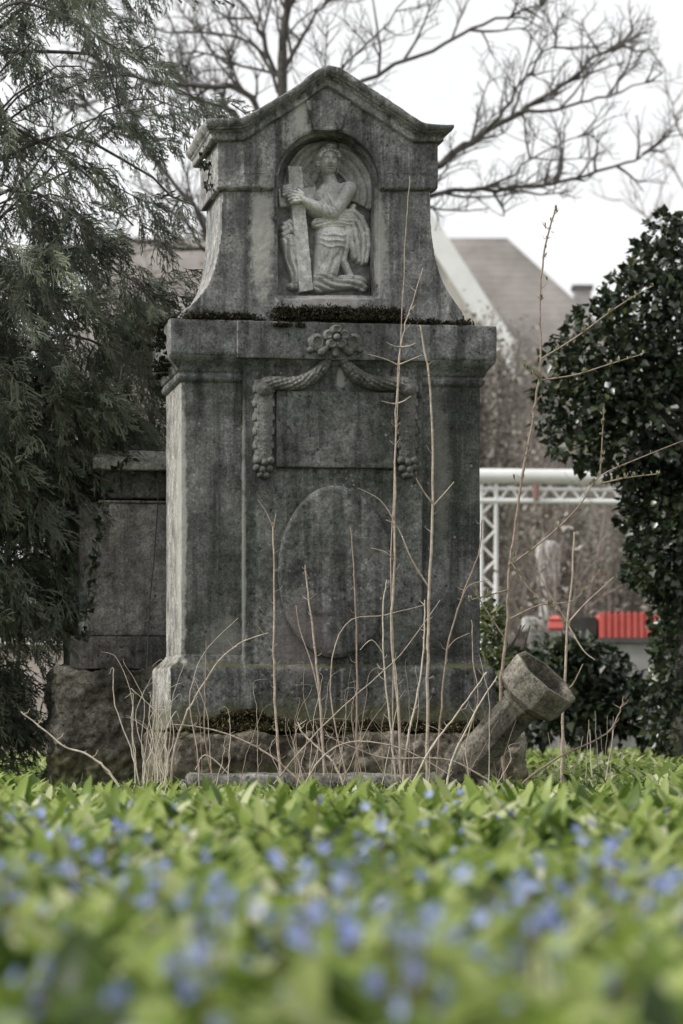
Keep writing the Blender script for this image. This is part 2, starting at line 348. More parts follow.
# raking cornice
TOP = [(205,119.5),(240,118.5),(247,116),(256,110.5),(300,84),(307,77),(318,70),(328.5,66),(338,68),(346,72),(422,123),(430,124.5),(454,125)]
BOT = [(216,140),(243.7,140),(248,138),(257,132),(301,104),(309,99),(319,91),(328,85),(337,90),(345,95.5),(411,139),(416,141.5),(437.5,141.5)]
b = MB()
prof = [(0.0, .098), (.12, .1), (.22, .097), (.34, .088), (.46, .073), (.58, .056), (.68, .044), (.74, .041), (.78, .052), (.92, .052), (.96, .034), (1.0, .03)]
for i, (t, p) in enumerate(prof[1:], 1):
    t0, p0 = prof[i-1]; lo = [(a[0]+(c[0]-a[0])*t, a[1]+(c[1]-a[1])*t) for a, c in zip(TOP, BOT)]
    pp = (p+p0)/2
    hi = [(a[0]+(c[0]-a[0])*max(t0-.3, 0), a[1]+(c[1]-a[1])*max(t0-.3, 0)) for a, c in zip(TOP, BOT)]
    for k in range(len(TOP)-1):
        # each run of the moulding, overlapping its neighbours; ends shortened with the projection
        xa = lo[k]; xb = lo[k+1]; ha = hi[k]; hb = hi[k+1]
        if k == 0: xa = (205+(1-pp/.1)*13, xa[1]); ha = (xa[0], ha[1])
        if k == len(TOP)-2: xb = (454-(1-pp/.1)*18, xb[1]); hb = (xb[0], hb[1])
        b.prism(MF.pts([xa, xb, hb, ha], -.08), -pp, D+pp-.03)
stonify(b.build('raking_cornice', top_m, mon), .005, .009, .13, .004, .028, 3)
# niche back
b = MB(); b.prism(MF.pts([(AC[0]+50*math.cos(a), AC[1]-50*math.sin(a)) for a in np.linspace(0, PI, 24)] + [(277,297),(377,297)], 0), .165, .23)
stonify(b.build('niche_back', nic_m, mon), .007, .008, .06, .004, .02)
# raised tablet and oval
b = MB(); a0, c0 = L(276, 467, -.05); a1, c1 = L(394, 393, -.05); b.box(a0, a1, -.062, .0, c0, c1)
stonify(b.build('inscription_tablet', shaft_m, mon), .005, .004, .15, .002, .03, 1)
b = MB(); ox, oz = L(335, 572, -.05); rx, rz_ = 57*PX, 86*PX
for (k, y_) in ((1.0, -.068), (.96, -.074)):
    b.prism([(ox+rx*k*math.cos(a), oz+rz_*k*math.sin(a)) for a in np.linspace(0, 2*PI, 73)[:-1]], y_, .0)
stonify(b.build('oval_medallion', shaft_m, mon), .005, .006, .15, .003, .03, 1)

# ---- carved reliefs as real height-field carving (px units, 1 px = PX m)
def seg(X, Y, p0, p1):
    d = np.array(p1, float)-np.array(p0, float); l2 = max((d**2).sum(), 1e-9)
    t = np.clip(((X-p0[0])*d[0] + (Y-p0[1])*d[1])/l2, 0, 1); cx = p0[0]+t*d[0]; cy = p0[1]+t*d[1]
    side = ((X-p0[0])*d[1]-(Y-p0[1])*d[0])/math.sqrt(l2)
    return t, np.hypot(X-cx, Y-cy), side
def cap(X, Y, p0, p1, r0, r1, z0, z1, s=1.0):
    t, d, _ = seg(X, Y, p0, p1); r = r0+(r1-r0)*t; zc = z0+(z1-z0)*t
    return np.where(d < r, zc + s*np.sqrt(np.maximum(r*r-d*d, 0)), zc - (d-r)*6)
def ell(X, Y, c, rx, ry, z, hz, ang=0.0):
    ca, sa = math.cos(ang), math.sin(ang); u = (X-c[0])*ca+(Y-c[1])*sa; v = -(X-c[0])*sa+(Y-c[1])*ca
    q = np.sqrt((u/rx)**2+(v/ry)**2); return np.where(q < 1, z+hz*np.sqrt(np.maximum(1-q*q, 0)), z-(q-1)*min(rx, ry)*6)
def smax(a, b, k=1.2):
    h = np.clip(0.5+0.5*(a-b)/k, 0, 1); return b*(1-h)+a*h + k*h*(1-h)
def inpoly(X, Y, P):
    r = np.zeros(X.shape, bool); n = len(P)
    for i in range(n):
        xa, ya = P[i]; xb, yb = P[(i+1) % n]
        r ^= ((ya > Y) != (yb > Y)) & (X < (xb-xa)*(Y-ya)/(yb-ya+1e-12)+xa)
    return r
def vnoise(X, Y, f, seed=0):
    out = 0; r_ = np.random.default_rng(seed)
    for k in range(7):
        a = r_.uniform(0, 2*PI); ph = r_.uniform(0, 6.3); ff = f*r_.uniform(.6, 1.7); out = out + np.sin((X*math.cos(a)+Y*math.sin(a))*ff+ph)
    return out/7
def hfield(name, bx, step, fn, ybase, mat, parent, cut=0.0):
    xs = np.arange(bx[0], bx[1], step); ys = np.arange(bx[2], bx[3], step); X, Y = np.meshgrid(xs, ys)
    h = fn(X, Y); h = h + 0.25*vnoise(X, Y, 2.0, 3) + 0.3*vnoise(X, Y, .75, 5) + .25*vnoise(X+2*np.sin(Y*.3), Y, 1.2, 9)
    keep = h > cut; h = np.where(keep, h, -1.0)
    a = (X-341.5)/F; bb = (HOR-Y)/F; t = (ybase + (-MF.s*MF.X0+MF.c*MF.Y0))/(-MF.s*a+MF.c)
    lxx = MF.c*(t*a-MF.X0)+MF.s*(t-MF.Y0); lzz = H+t*bb
    V = np.stack([lxx, ybase-h*PX, lzz], 2).reshape(-1, 3)
    ny, nx = X.shape; i = np.arange(ny*nx).reshape(ny, nx)
    k4 = keep[:-1,:-1] | keep[1:,:-1] | keep[:-1,1:] | keep[1:,1:]
    Q = np.stack([i[:-1,:-1], i[1:,:-1], i[1:,1:], i[:-1,1:]], 2)[k4]
    used = np.unique(Q); mp = np.full(ny*nx, -1); mp[used] = np.arange(len(used))
    return link(name, npmesh(name, V[used], mp[Q]), mat, parent)

def f_figure(X, Y):
    h = np.full(X.shape, -40.0)
    # torso turned three-quarter, bare shoulder
    h = smax(h, cap(X, Y, (330,196), (331,222), 14.5, 11, 3, 4, .75), 2)
    h = smax(h, ell(X, Y, (344,193), 9, 9.5, 5, 9), 2.5)
    h = smax(h, ell(X, Y, (320,197), 8, 8, 4, 7), 3)
    h = smax(h, ell(X, Y, (322,207), 6, 6.5, 9, 4.5), 2)
    h = smax(h, cap(X, Y, (327.5,175), (331,190), 5.2, 7, 5, 5.5, 1), 1.5)
    # folds of the bodice
    m = np.clip(ell(X, Y, (325,212), 12, 13, 0, 1), 0, 1)
    h = h + m*(1.5*np.abs(np.sin(X*.42-Y*.26+.9*np.sin(Y*.25)))-.8)
    # head
    head = ell(X, Y, (326.3,165), 8.8, 12.6, 9, 10.5, -.05); h = smax(h, head, .8)
    # face: brow ridge, sockets, nose, lips, chin
    FX, FY = 326.2, 164.5
    g = lambda cx, cy, sx, sy: np.exp(-(((X-cx)/sx)**2+((Y-cy)/sy)**2))
    for sd in (-1, 1):
        ex = FX+sd*3.9
        h = h - 2.6*g(ex, FY-1.6, 2.5, 1.5) + 1.5*g(ex, FY-1.3, 1.5, .8) + 1.2*g(ex, FY-4.4, 2.9, .8) + 1.0*g(FX+sd*4.8, FY+2.6, 2.3, 2.2)
        h = h - .8*g(ex, FY-.1, 1.7, .35)
    t, d, _ = seg(X, Y, (FX, FY-3), (FX-.2, FY+3.4)); h = h + (1.2+2.2*t)*np.exp(-(d/1.25)**2)
    h = h - 1.7*g(FX-.2, FY+6.7, 3.1, .5) + 1.0*g(FX-.2, FY+5.7, 2.4, .6) + 1.1*g(FX-.2, FY+7.8, 2.2, .7) - .8*g(FX, FY+9.3, 2, .6) + .9*g(FX, FY+10.8, 2.2, 1.1)
    # far arm's fist on the cross arm
    h = h*1.0
    for k in range(4): h = smax(h, cap(X, Y, (281.5, 189+2.7*k), (287.5, 188.4+2.7*k), 1.7, 1.8, 10-abs(k-1.5)*.5, 11.5, 1), .25)
    h = smax(h, ell(X, Y, (288,193), 4, 5.5, 7, 4), .6)
    # near arm: shoulder, elbow, wrist, hand
    h = smax(h, cap(X, Y, (346,192), (331,217), 7.6, 5.6, 11, 14.5, 1), 1.2)
    h = smax(h, cap(X, Y, (330.5,217), (313,210), 5.9, 5.3, 14.5, 14.5, 1), .9)
    h = smax(h, cap(X, Y, (314,210.5), (301,203), 5.3, 3.2, 14.5, 14, 1), .9)
    h = smax(h, ell(X, Y, (297,200.5), 5.6, 4.3, 13, 4.2, .5), .8)
    for k, (fa, fb, fc) in enumerate((((296,197.2),(290.5,195.4),(287,196.6)), ((295.5,199.6),(289,198.6),(285.6,199.8)), ((295,202),(289,202),(286,203)), ((295.5,204.2),(290.5,205),(288,206)))):
        h = smax(h, cap(X, Y, fa, fb, 1.7, 1.5, 15.5, 15.8, 1), .25); h = smax(h, cap(X, Y, fb, fc, 1.5, 1.2, 15.8, 13.8, 1), .2)
    h = smax(h, cap(X, Y, (299,197.5), (295,193.4), 1.8, 1.4, 15, 14.5, 1), .3)
    # bent forward leg under cloth, kneeling leg, hips
    h = smax(h, cap(X, Y, (289,244), (296,281), 9.5, 6, 2, 2, .9), 2)
    h = smax(h, ell(X, Y, (288,243), 9.5, 9, 3, 8), 2)
    h = smax(h, ell(X, Y, (331,236), 16, 14, 4, 8), 2)
    h = smax(h, cap(X, Y, (330,242), (323,282), 15, 11.5, 4, 4, .75), 3)
    h = smax(h, cap(X, Y, (316,288), (349,282), 6.5, 7.5, 4, 3, 1), 1.5)
    h = smax(h, ell(X, Y, (357,283), 10, 7.5, 2, 7, .25), 1.2)
    h = smax(h, ell(X, Y, (362,288), 5, 5, 3, 4), 1)
    h = smax(h, ell(X, Y, (293,287), 8, 4, 1, 5), 1)
    for (pa, pb) in (((316,196),(326,219)), ((320,195),(330,219)), ((313,199),(321,220)), ((324,196),(334,218))):
        t, d, _ = seg(X, Y, pa, pb); h = h + 1.3*np.exp(-(d/1.0)**2)*np.clip(t*(1-t)*8, 0, 1)
    # belt roll at the waist and cloth folds
    t, d, s = seg(X, Y, (315,225), (346,224)); bend = 1.2*np.sin(t*PI)
    h = np.where((d < 4.5), np.maximum(h, 13.2 - d*.5 + .8*np.sin((Y+bend*2)*1.9+X*.12)), h)
    sk = (Y > 250) & (X > 306) & (X < 352) & (Y < 281)
    h = h + np.where(sk, (2.6*np.abs(np.sin((X+(Y-250)*.24)*.33 + 1.1*np.sin(Y*.07)+.4*np.sin(X*.5)))-1.3) * np.clip((Y-250)/10, 0, 1), 0)
    for cy in (235, 240.5, 246): 
        yy = cy + 0.018*(X-332)**2*-1 + 4; yy = yy+.8*np.sin(X*.33+cy); h = h + np.where((X > 314) & (X < 350), 1.9*np.exp(-((Y-yy)/1.2)**2)*np.clip(np.minimum(X-314, 350-X)/6, 0, 1), 0)
    lk = (Y > 240) & (X < 302); h = h + np.where(lk, 1.8*np.abs(np.sin((X+(Y-240)*-.22)*.5+.5*np.sin(Y*.2)))-.9, 0)
    ll = (Y > 276) & (X > 312); h = h + np.where(ll, 2.0*np.abs(np.sin(Y*.5-X*.16+1.0*np.sin(X*.11)))-1.0, 0)
    return h
def f_hair(X, Y):
    h = ell(X, Y, (326.3,160.5), 12.8, 14.5, 4, 11); face = ell(X, Y, (326.3,166.5), 8.1, 12.2, 0, 1)
    h = np.where(face > 0, -5, h); aa = np.arctan2(Y-166, X-326.3); rr = np.hypot(X-326.3, Y-166); h = h + 1.3*np.abs(np.sin(aa*9 + rr*.45 + .6*np.sin(rr))) - .6
    for k in range(10):                       # rolled curls over the brow
        a = PI*k/9; c = (326.3-9.6*math.cos(a), 160.5-6.6*math.sin(a)); h = smax(h, ell(X, Y, c, 2.5, 2.0, 13.0, 4.4, a), .5)
    h = smax(h, ell(X, Y, (328.5,148.5), 7, 3.6, 7, 4), .8); h = np.where(Y > 176, -5, h)
    for k in range(4): h = np.maximum(h, ell(X, Y, (315.6+k*.5, 165+k*2.6), 2.2, 1.8, 8-k, 4)); h = np.maximum(h, ell(X, Y, (336.8-k*.5, 165+k*2.6), 2.2, 1.8, 8-k, 4))
    return h
def f_cross(X, Y):
    P = [(285.5,168.5),(299.5,168.5),(311,292),(297.5,294)]; q = [(277,190),(292,189),(293,207),(278.5,208.5)]; q2 = [(300,190),(314,188),(315,203),(301,206)]
    return np.where(inpoly(X, Y, P), 10.2 + .8*np.sin(Y*.35)*np.sin(X*.5+Y*.1), np.where(inpoly(X, Y, q) | inpoly(X, Y, q2), 6.5, -5))
def f_wings(X, Y):
    h = np.full(X.shape, -5.0); r = np.hypot((X-329)/1.0, (Y-190)/1.06); a = np.degrees(np.arctan2(-(Y-190), X-329))
    rib = 2.6*np.abs(np.sin((r+.05*a+.8*np.sin(a*.06))*.42))
    m = (r > 17) & (r < 44.5) & (a > -28) & (a < 78); h = np.where(m, 3.2 + 3.0*np.clip((r-17)/27, 0, 1) + rib, h)
    r2 = np.hypot(X-327, (Y-187)/1.05); m = (r2 > 12) & (r2 < 44) & (a > 78) & (a < 178); h = np.where(m, 1.0+ 2.4*np.clip((r2-20)/24, 0, 1)+rib*.9, h)
    a2 = np.hypot((X-298)/1.0, (Y-205)/1.6); m = (a2 > 9) & (a2 < 20) & (X > 298) & (Y < 207); h = np.where(m, np.maximum(h, 5+1.2*np.abs(np.sin(a2*.8))), h)
    return h
def f_drape(X, Y):
    h = np.full(X.shape, -5.0)
    for (pts, r) in (([(343,213),(352,213),(360,219),(366,232),(368,246),(365,262)], 2.6), ([(342,216),(350,217),(357,224),(362,236),(363,250),(361,264)], 2.4),
                     ([(342,220),(349,222),(353,231),(356,244),(358,262)], 2.6), ([(344,224),(348,233),(350,246),(354,258)], 3.2), ([(340,222),(346,217),(353,221)], 2.5), ([(352,208),(347,216),(342,222)], 2.2),
                     ([(283,226),(288,223),(293,226)], 2.2), ([(281,230),(287,227),(294,231)], 2.2), ([(282,236),(289,231),(296,234)], 2.4), ([(346,228),(345,245),(342,262),(349,276)], 3)):
        for i in range(len(pts)-1): h = smax(h, cap(X, Y, pts[i], pts[i+1], r*1.2, r, 6.5-i*.5, 6-i*.5, 1.2), .5)
    h = smax(h, ell(X, Y, (356,243), 7, 19, 1, 5, .08), 1)
    return h
rl = hfield('relief_figure', (274, 380, 140, 298), .32, lambda X, Y: f_figure(X, Y)*1.5, .172, rel_m, mon); rl['label'] = 'pale carved kneeling woman with bare shoulder holding a cross'
hfield('hair', (308, 345, 140, 180), .3, lambda X, Y: f_hair(X, Y)*1.5, .172, rel_m, rl)
hfield('drapery', (276, 376, 200, 282), .35, lambda X, Y: f_drape(X, Y)*1.4, .167, rel_m, rl)
hfield('carved_cross', (274, 318, 165, 297), .4, lambda X, Y: f_cross(X, Y)*1.45, .172, rel_m, mon)
hfield('carved_wings', (276, 379, 138, 222), .35, lambda X, Y: f_wings(X, Y)*1.3, .167, wing_m, mon)

def scales(u, v, su, sv):                       # overlapping pointed leaves
    row = np.floor(v/sv); fv = v/sv-row; fu = (u/su + .5*(row % 2)) % 1.0 - .5
    edge = np.abs(fu)*2; return np.clip(1-fv*.75, 0, 1) * (edge < (1.05-fv*.25)) * (1-.5*edge**2)
def f_garland(X, Y):
    h = np.full(X.shape, -5.0)
    for sgn in (-1, 1):
        Xm = (X-335)*sgn; r = 0
        path = [(3,352),(8,360),(14,369),(23,377),(34,382.5),(47,384.5),(60,383.5),(69,384)]
        acc = 0
        for i in range(len(path)-1):
            p0, p1 = path[i], path[i+1]; t, d, s = seg(Xm, Y, p0, p1); ln = math.hypot(p1[0]-p0[0], p1[1]-p0[1]); rr = 4.2+min(acc/30, 1)*3.2
            hh = cap(Xm, Y, p0, p1, rr, 4.2+min((acc+ln)/30, 1)*3.2, 1, 1, .95) + np.where(d < rr, .9*np.sin((acc+t*ln)*.9+s*.7)*np.cos(s*.8-(acc+t*ln)*.35), 0); acc += ln
            h = smax(h, hh, .8)
        # hanging drop of leaves ending in buds
        c = 71.5; wd = 9.8 - 1.2*np.clip((Y-385)/90, 0, 1); q = np.abs(Xm-c)/wd
        drop = np.where((q < 1) & (Y > 380) & (Y < 462), 1.2+4.2*np.sqrt(np.maximum(1-q*q, 0)) + 0*Y, -5)
        for rw in range(11):
            for q_ in ((-5.6, 0, 5.6) if rw % 2 else (-8, -2.9, 2.9, 8)):
                lc = (c+q_*.98*(1-.012*rw), 387+rw*7.0); rx_ = 3.4
                e = ell(Xm, Y, lc, rx_, 6.6, 2.6-abs(q_)*.22, 2.4, sgn*0.0+q_*-.03) + .36*(Y-lc[1]) - .5*np.exp(-((Xm-lc[0])/.5)**2)
                drop = np.maximum(drop, np.where(e > 0, e, -5))
        top = cap(Xm, Y, (69,384), (71.5,390), 7.5, 9, 1, 1, .9); h = np.maximum(smax(h, top, 1), drop)
        for (dx, dy, rr) in ((-6,461,4.2),(0,463,4.6),(6,461,4.2),(-5,469,4.0),(2,470,4.4),(6.5,468,3.6),(-1.5,475.5,3.8),(3,475,3.2)):
            h = np.maximum(h, ell(Xm, Y, (c+dx, dy), rr, rr, 2.5, rr*1.05))
    return h
def f_rosette(X, Y):
    h = np.full(X.shape, -5.0)
    for sgn in (-1, 1):
        Xm = (X-335)*sgn; e = ell(Xm, Y, (18.5,342.5), 9, 9.5, 1.2, 3.4, .3); hole = ell(Xm, Y, (18,342.5), 4.6, 5.4, 0, 3)
        h = smax(h, np.where(hole > 0, e-np.maximum(hole, 0)*.95, e), .4); h = smax(h, cap(Xm, Y, (6,346), (14,352), 3, 4, 1, 1.5, .9), .6)
        h = np.maximum(h, ell(Xm, Y, (25,350), 3.6, 3.2, 1, 3))
    for k in range(5):
        a = -PI/2+2*PI*k/5; c = (335.5+7.2*math.cos(a), 338+7.0*math.sin(a)); e = ell(X, Y, c, 5.9, 5.7, 5, 3.0); d = ell(X, Y, (335.5+8*math.cos(a), 338+7.8*math.sin(a)), 3.2, 3.0, 0, 1.6)
        h = np.maximum(h, e-np.maximum(d, 0))
    h = np.where(np.hypot(X-335.5, Y-338) < 5.4, np.maximum(h-2.2, 2), h); h = np.maximum(h, ell(X, Y, (335.5,338), 3.6, 3.6, 6, 3.4))
    h = smax(h, cap(X, Y, (335,346), (335,354), 4.5, 4, 1, 1, .9), .8)
    return h
hfield('garland', (252, 418, 346, 483), .38, lambda X, Y: f_garland(X, Y)*1.5, -.034, carv_m, mon)
hfield('rosette', (302, 369, 322, 358), .34, lambda X, Y: f_rosette(X, Y)*1.35, -.078, carv_m, mon)

# light kerb slab at its foot
kerb_m = stone('kerb_stone', (0.2, 0.19, 0.175), (0.36, 0.345, 0.32), 0.1, moss=0.4, bump=0.8)
ke = empty('grave_kerb', (MF.X0, MF.Y0, 0), MF.th); tag(ke, 'low pale stone kerb lying in the leaves at the foot of the monument', 'kerb')
b = MB(); a = L(188, 700, -.5)[0]; c = L(486, 700, -.5)[0]; b.box(a, c, -.58, -.4, -.05, .095); stonify(b.build('front_slab', kerb_m, ke), .012, .03, .15, .012, .04)
b = MB(); b.box(a, a+.14, -.395, -.17, -.05, .06); b.box(c-.14, c, -.395, -.17, -.05, .06); stonify(b.build('side_slab', kerb_m, ke), .012, .03, .15, .012, .04)

# ------------------------------------------------------------------ leaning octagonal stone
urn_m = stone('urn_stone', (0.075, 0.068, 0.056), (0.24, 0.22, 0.185), 0.3, moss=0.5, bump=0.7, green=.35)
urn_in = stone('bowl_stone', (0.08, 0.075, 0.07), (0.16, 0.15, 0.14), 0.1, bump=0.8)
ax = Vector((.65*.955, -.295, .757*.955)).normalized(); rim = at(547, 676, 13.35)
Lc = rim.z/ax.z + .1; foot = rim - ax*Lc
ur = bpy.data.objects.new('stone_font', None); COL.objects.link(ur); ur.location = foot
q = Vector((0, 0, 1)).rotation_difference(ax); ur.rotation_mode = 'QUATERNION'; ur.rotation_quaternion = q
tag(ur, 'octagonal stone pillar with a hollow bowl head, toppled and leaning out of the grass', 'stone pillar')
def octo(prof, n=8, rot=.12):
    vs = []; fs = []
    for r, z in prof: vs += [(r*math.cos(rot+2*PI*k/n), r*math.sin(rot+2*PI*k/n), z) for k in range(n)]
    for i in range(len(prof)-1):
        for k in range(n): fs.append((i*n+k, i*n+(k+1) % n, (i+1)*n+(k+1) % n, (i+1)*n+k))
    fs += [tuple(range(n))[::-1], tuple(range((len(prof)-1)*n, len(prof)*n))]; return vs, fs
b = MB(); b.add(*octo([(.092, 0), (.09, Lc-.19), (.1, Lc-.185), (.108, Lc-.175), (.1, Lc-.16), (.1, Lc-.13)])); bevel(b.build('column', urn_m, ur), .005)
b = MB(); b.add(*octo([(.09, Lc-.162), (.118, Lc-.158), (.165, Lc-.125), (.172, Lc-.012), (.168, Lc), (.148, Lc), (.143, Lc-.02), (.125, Lc-.10), (.08, Lc-.125)]))
o_ = b.build('bowl', urn_m, ur); stonify(o_, .004, .004, .1, .002, .03, 0)

# ------------------------------------------------------------------ neighbouring gravestone
NF = Frame(120, 14.95, 9.5); nb = empty('old_gravestone', (NF.X0, NF.Y0, 0), NF.th)
tag(nb, 'lower dark gravestone on a rough rock plinth, left of the monument and half behind it', 'gravestone')
nb_m = stone('old_stone', (0.16, 0.15, 0.143), (0.33, 0.315, 0.30), 0.5, moss=0.5, bump=0.8, lichen=.8)
nd_m = stone('old_dark_stone', (0.08, 0.078, 0.073), (0.2, 0.19, 0.18), 0.5, moss=0.3, bump=0.7)
def nbox(pa, pb, ya, yb, y0, y1, mat, name, v=.01, st=.008, s2=.005):
    b = MB(); a, z1 = NF.L(pa, ya, y0); c, z0 = NF.L(pb, yb, y0); b.box(a, c, y0, y1, z0, z1); return stonify(b.build(name, mat, nb), v, st, .12, s2, .035)
b = MB(); a, z1 = NF.L(93, 457, -.04); c, z0 = NF.L(235, 471, -.04); b.loft(a, c, -.04, .4, [(z0, 0), (z1, 0), (z1+.04, -.05)]); stonify(b.build('coping', stone('sunlit_coping', (.34,.33,.31), (.52,.51,.48), .2, bump=.7), nb), .008, .008, .12, .004, .035)  # sunlight on the coping is painted in as a paler stone colour
nbox(101, 230, 469, 500, .03, .36, nd_m, 'frieze'); nbox(98, 232, 500, 504, -.01, .38, nb_m, 'ledge', .007, .004)
nbox(79, 236, 502, 637, .0, .38, nb_m, 'body'); nbox(70, 240, 636, 670, -.04, .42, nd_m, 'foot_block')
nbox(56, 244, 670, 800, -.10, .48, stone('rock_plinth', (0.10, 0.092, 0.078), (0.30, 0.28, 0.24), 0.2, moss=1, mossz=.1, bump=1.0), 'rock_plinth', .011, .10, .06)
# pale wall piece seen behind it on the left
pw = empty('plaster_wall', at(40, 760, 24), 0); tag(pw, 'low pale pinkish wall with a light cap behind the dark conifer', 'wall')
b = MB(); hw = at(0, 646, 24).z - at(0, 760, 24).z; b.box(-2.2, .28, 0, .2, -.3, hw); b.build('wall_face', plain('pink_plaster', (.36,.31,.28), (.48,.42,.39), 3), pw)
b = MB(); b.box(-2.25, .31, -.05, .25, hw+.002, hw+.06); bevel(b.build('wall_cap', plain('pale_cap', (.5,.49,.46), (.62,.61,.58), 5), pw))

# ------------------------------------------------------------------ moss
moss_m = leafmat('moss', [(0, (.012,.013,.009)), (.6, (.045,.04,.025)), (1, (.16,.14,.06))], .9, .1, .1)
T_m = np.array([(-.3,0,0),(.3,0,0),(.12,.0,1),(-.12,.0,1)]); Q_m = np.array([(0,1,2,3)])
def moss(name, label, P, sz, tintr=(0, 1), parent_frame=MF):
    n = len(P); d = rng.normal(0, .8, (n, 3)); d[:, 2] = np.abs(d[:, 2])*.8+.3; d[:, 1] -= .4
    M = frames(d, rng.uniform(0, 6.3, n)); M = M[:, :, [0, 2, 1]]
    V, Q, t = inst(T_m, Q_m, P, M, sz*rng.uniform(.5, 1.4, n), rng.uniform(*tintr, n)**1.5)
    o = link(name, npmesh(name, V, Q, t, False), moss_m); o.location = (parent_frame.X0, parent_frame.Y0, 0); o.rotation_euler = (0, 0, parent_frame.th)
    return tag(o, label, 'moss', kind='stuff')
def clumps(xr, yr, zf, n, per, spread):
    P = []
    for _ in range(n):
        cx = rng.uniform(*xr); cy = rng.uniform(*yr); s = spread*rng.uniform(.4, 1.3); k = int(per*rng.uniform(.4, 1.5))
        q = rng.normal(0, 1, (k, 3))*[s, s*.7, s*.55]; q[:, 2] = np.abs(q[:, 2]); P.append(q + [cx, cy, zf(cx)])
    return np.concatenate(P)
P = clumps((x0-.04, x1-.04), (-.055, -.012), lambda x: zt-.004, 26, 110, .013)
P = np.concatenate([P, clumps((lx(278), lx(395)), (-.06, -.01), lambda x: zt+rng.choice([-.01, 0, .02, .045]), 40, 380, .023), clumps((lx(192), lx(250)), (-.05, -.01), lambda x: zt+rng.uniform(0, .012), 22, 260, .018), clumps((lx(400), lx(463)), (-.05, -.01), lambda x: zt, 16, 220, .018), clumps((x0-.06, x0-.02), (0, .5), lambda x: zt-.01, 25, 120, .02)])
P = np.concatenate([P, clumps((lx(275), lx(395)), (-.06, -.02), lambda x: zt+.01, 14, 500, .034), clumps((lx(190), lx(235)), (-.05, -.02), lambda x: zt, 6, 350, .028), clumps((lx(262), lx(300)), (-.085, -.078), lambda x: zt-.03, 5, 160, .012)])
moss('moss', 'dark moss clumps on the ledge under the gable', P, .011, (0, .8))
zl = lz(731)
P = clumps((lx(205), lx(300)), (-.1, -.065), lambda x: zl-.002, 60, 220, .028)
P = np.concatenate([P, clumps((lx(300), lx(470)), (-.1, -.065), lambda x: zl-.002, 50, 140, .018), clumps((lx(165), lx(515)), (-.15, -.07), lambda x: zl-.002, 60, 120, .012)])
P = np.concatenate([P] + [clumps((lx(205), lx(300)), (-.078, -.066), lambda x: zl+rng.uniform(0, .085)*max(0, 1-((x-lx(245))/.25)**2), 70, 160, .014), clumps((lx(300), lx(500)), (-.078, -.066), lambda x: zl+rng.uniform(0, .035), 60, 110, .012)])
moss('moss', 'brown green moss along the foot of the plinth', P, .012, (.1, 1.1))
P = clumps((x0-.07, x0-.055), (.0, .55), lambda x: rng.uniform(lz(375), lz(330)), 40, 90, .016)
moss('moss', 'black moss tufts on the left flank of the cornice', P, .011, (0, .4))

# ------------------------------------------------------------------ ivy sprigs and creepers
ivy_m = leafmat('ivy_leaf', [(0, (.012,.02,.012)), (.5, (.03,.045,.022)), (.85, (.06,.08,.035)), (1, (.13,.14,.06))], .32, .12, .6)
bark_m = plain('bark', (.05,.046,.042), (.11,.10,.092), 30, .9, .5)
TI, QI = ivy_leaf()
def leaves_at(P, D_, sz, tint): 
    M = frames(D_, rng.normal(0, .6, len(P))); return inst(TI, QI, P, M, sz, tint)
def creeper(label, path, n, sz, out=.03):
    r_ = empty('ivy_creeper', path[0]); tag(r_, label, 'ivy'); p0 = Vector(path[0])
    b = MB(); b.tube([Vector(p)-p0 for p in path], .003, 5); b.build('stem', bark_m, r_)
    A = np.array([list(Vector(p)-p0) for p in path]); k = rng.integers(0, len(A)-1, n); t = rng.random(n)[:, None]
    P = A[k]*(1-t)+A[k+1]*t + rng.normal(0, .022, (n, 3))*[1, .4, 1] + [0, -out, 0]
    Dd = rng.normal(0, .6, (n, 3)) + [0, -.3, -.8]; V, Q, tt = leaves_at(P, Dd, sz*rng.uniform(.6, 1.2, n), rng.random(n)**2*.7)
    link('leaves', npmesh('leaves', V, Q, tt), ivy_m, r_)
creeper('thin ivy strand climbing the dark gravestone on the left', [at(82,640,14.75), at(88,600,14.78), at(93,560,14.8), at(100,520,14.82), at(106,490,14.8), at(118,466,14.8), at(130,455,14.78)], 90, .04)
creeper('single bare vine hanging on the dark gravestone beside the monument', [at(147,668,14.7), at(150,600,14.75), at(154,560,14.78), at(158,505,14.8), at(157,480,14.8)], 6, .02)
def ml(px, py, yl):                            # a point on the monument in world space
    x, z = L(px, py, yl); v = Matrix.Rotation(MF.th, 3, 'Z') @ Vector((x, yl, z)); return v + Vector((MF.X0, MF.Y0, 0))
xs_ = lx(217) - .02
def side(yl, z): return Matrix.Rotation(MF.th, 3, 'Z') @ Vector((xs_, yl, z)) + Vector((MF.X0, MF.Y0, 0))
creeper('tiny dark ivy leaves on the upper left flank of the gable', [side(.05, lz(188)), side(.2, lz(180)), side(.12, lz(168)), side(.28, lz(155)), side(.2, lz(146))], 60, .024, .0)

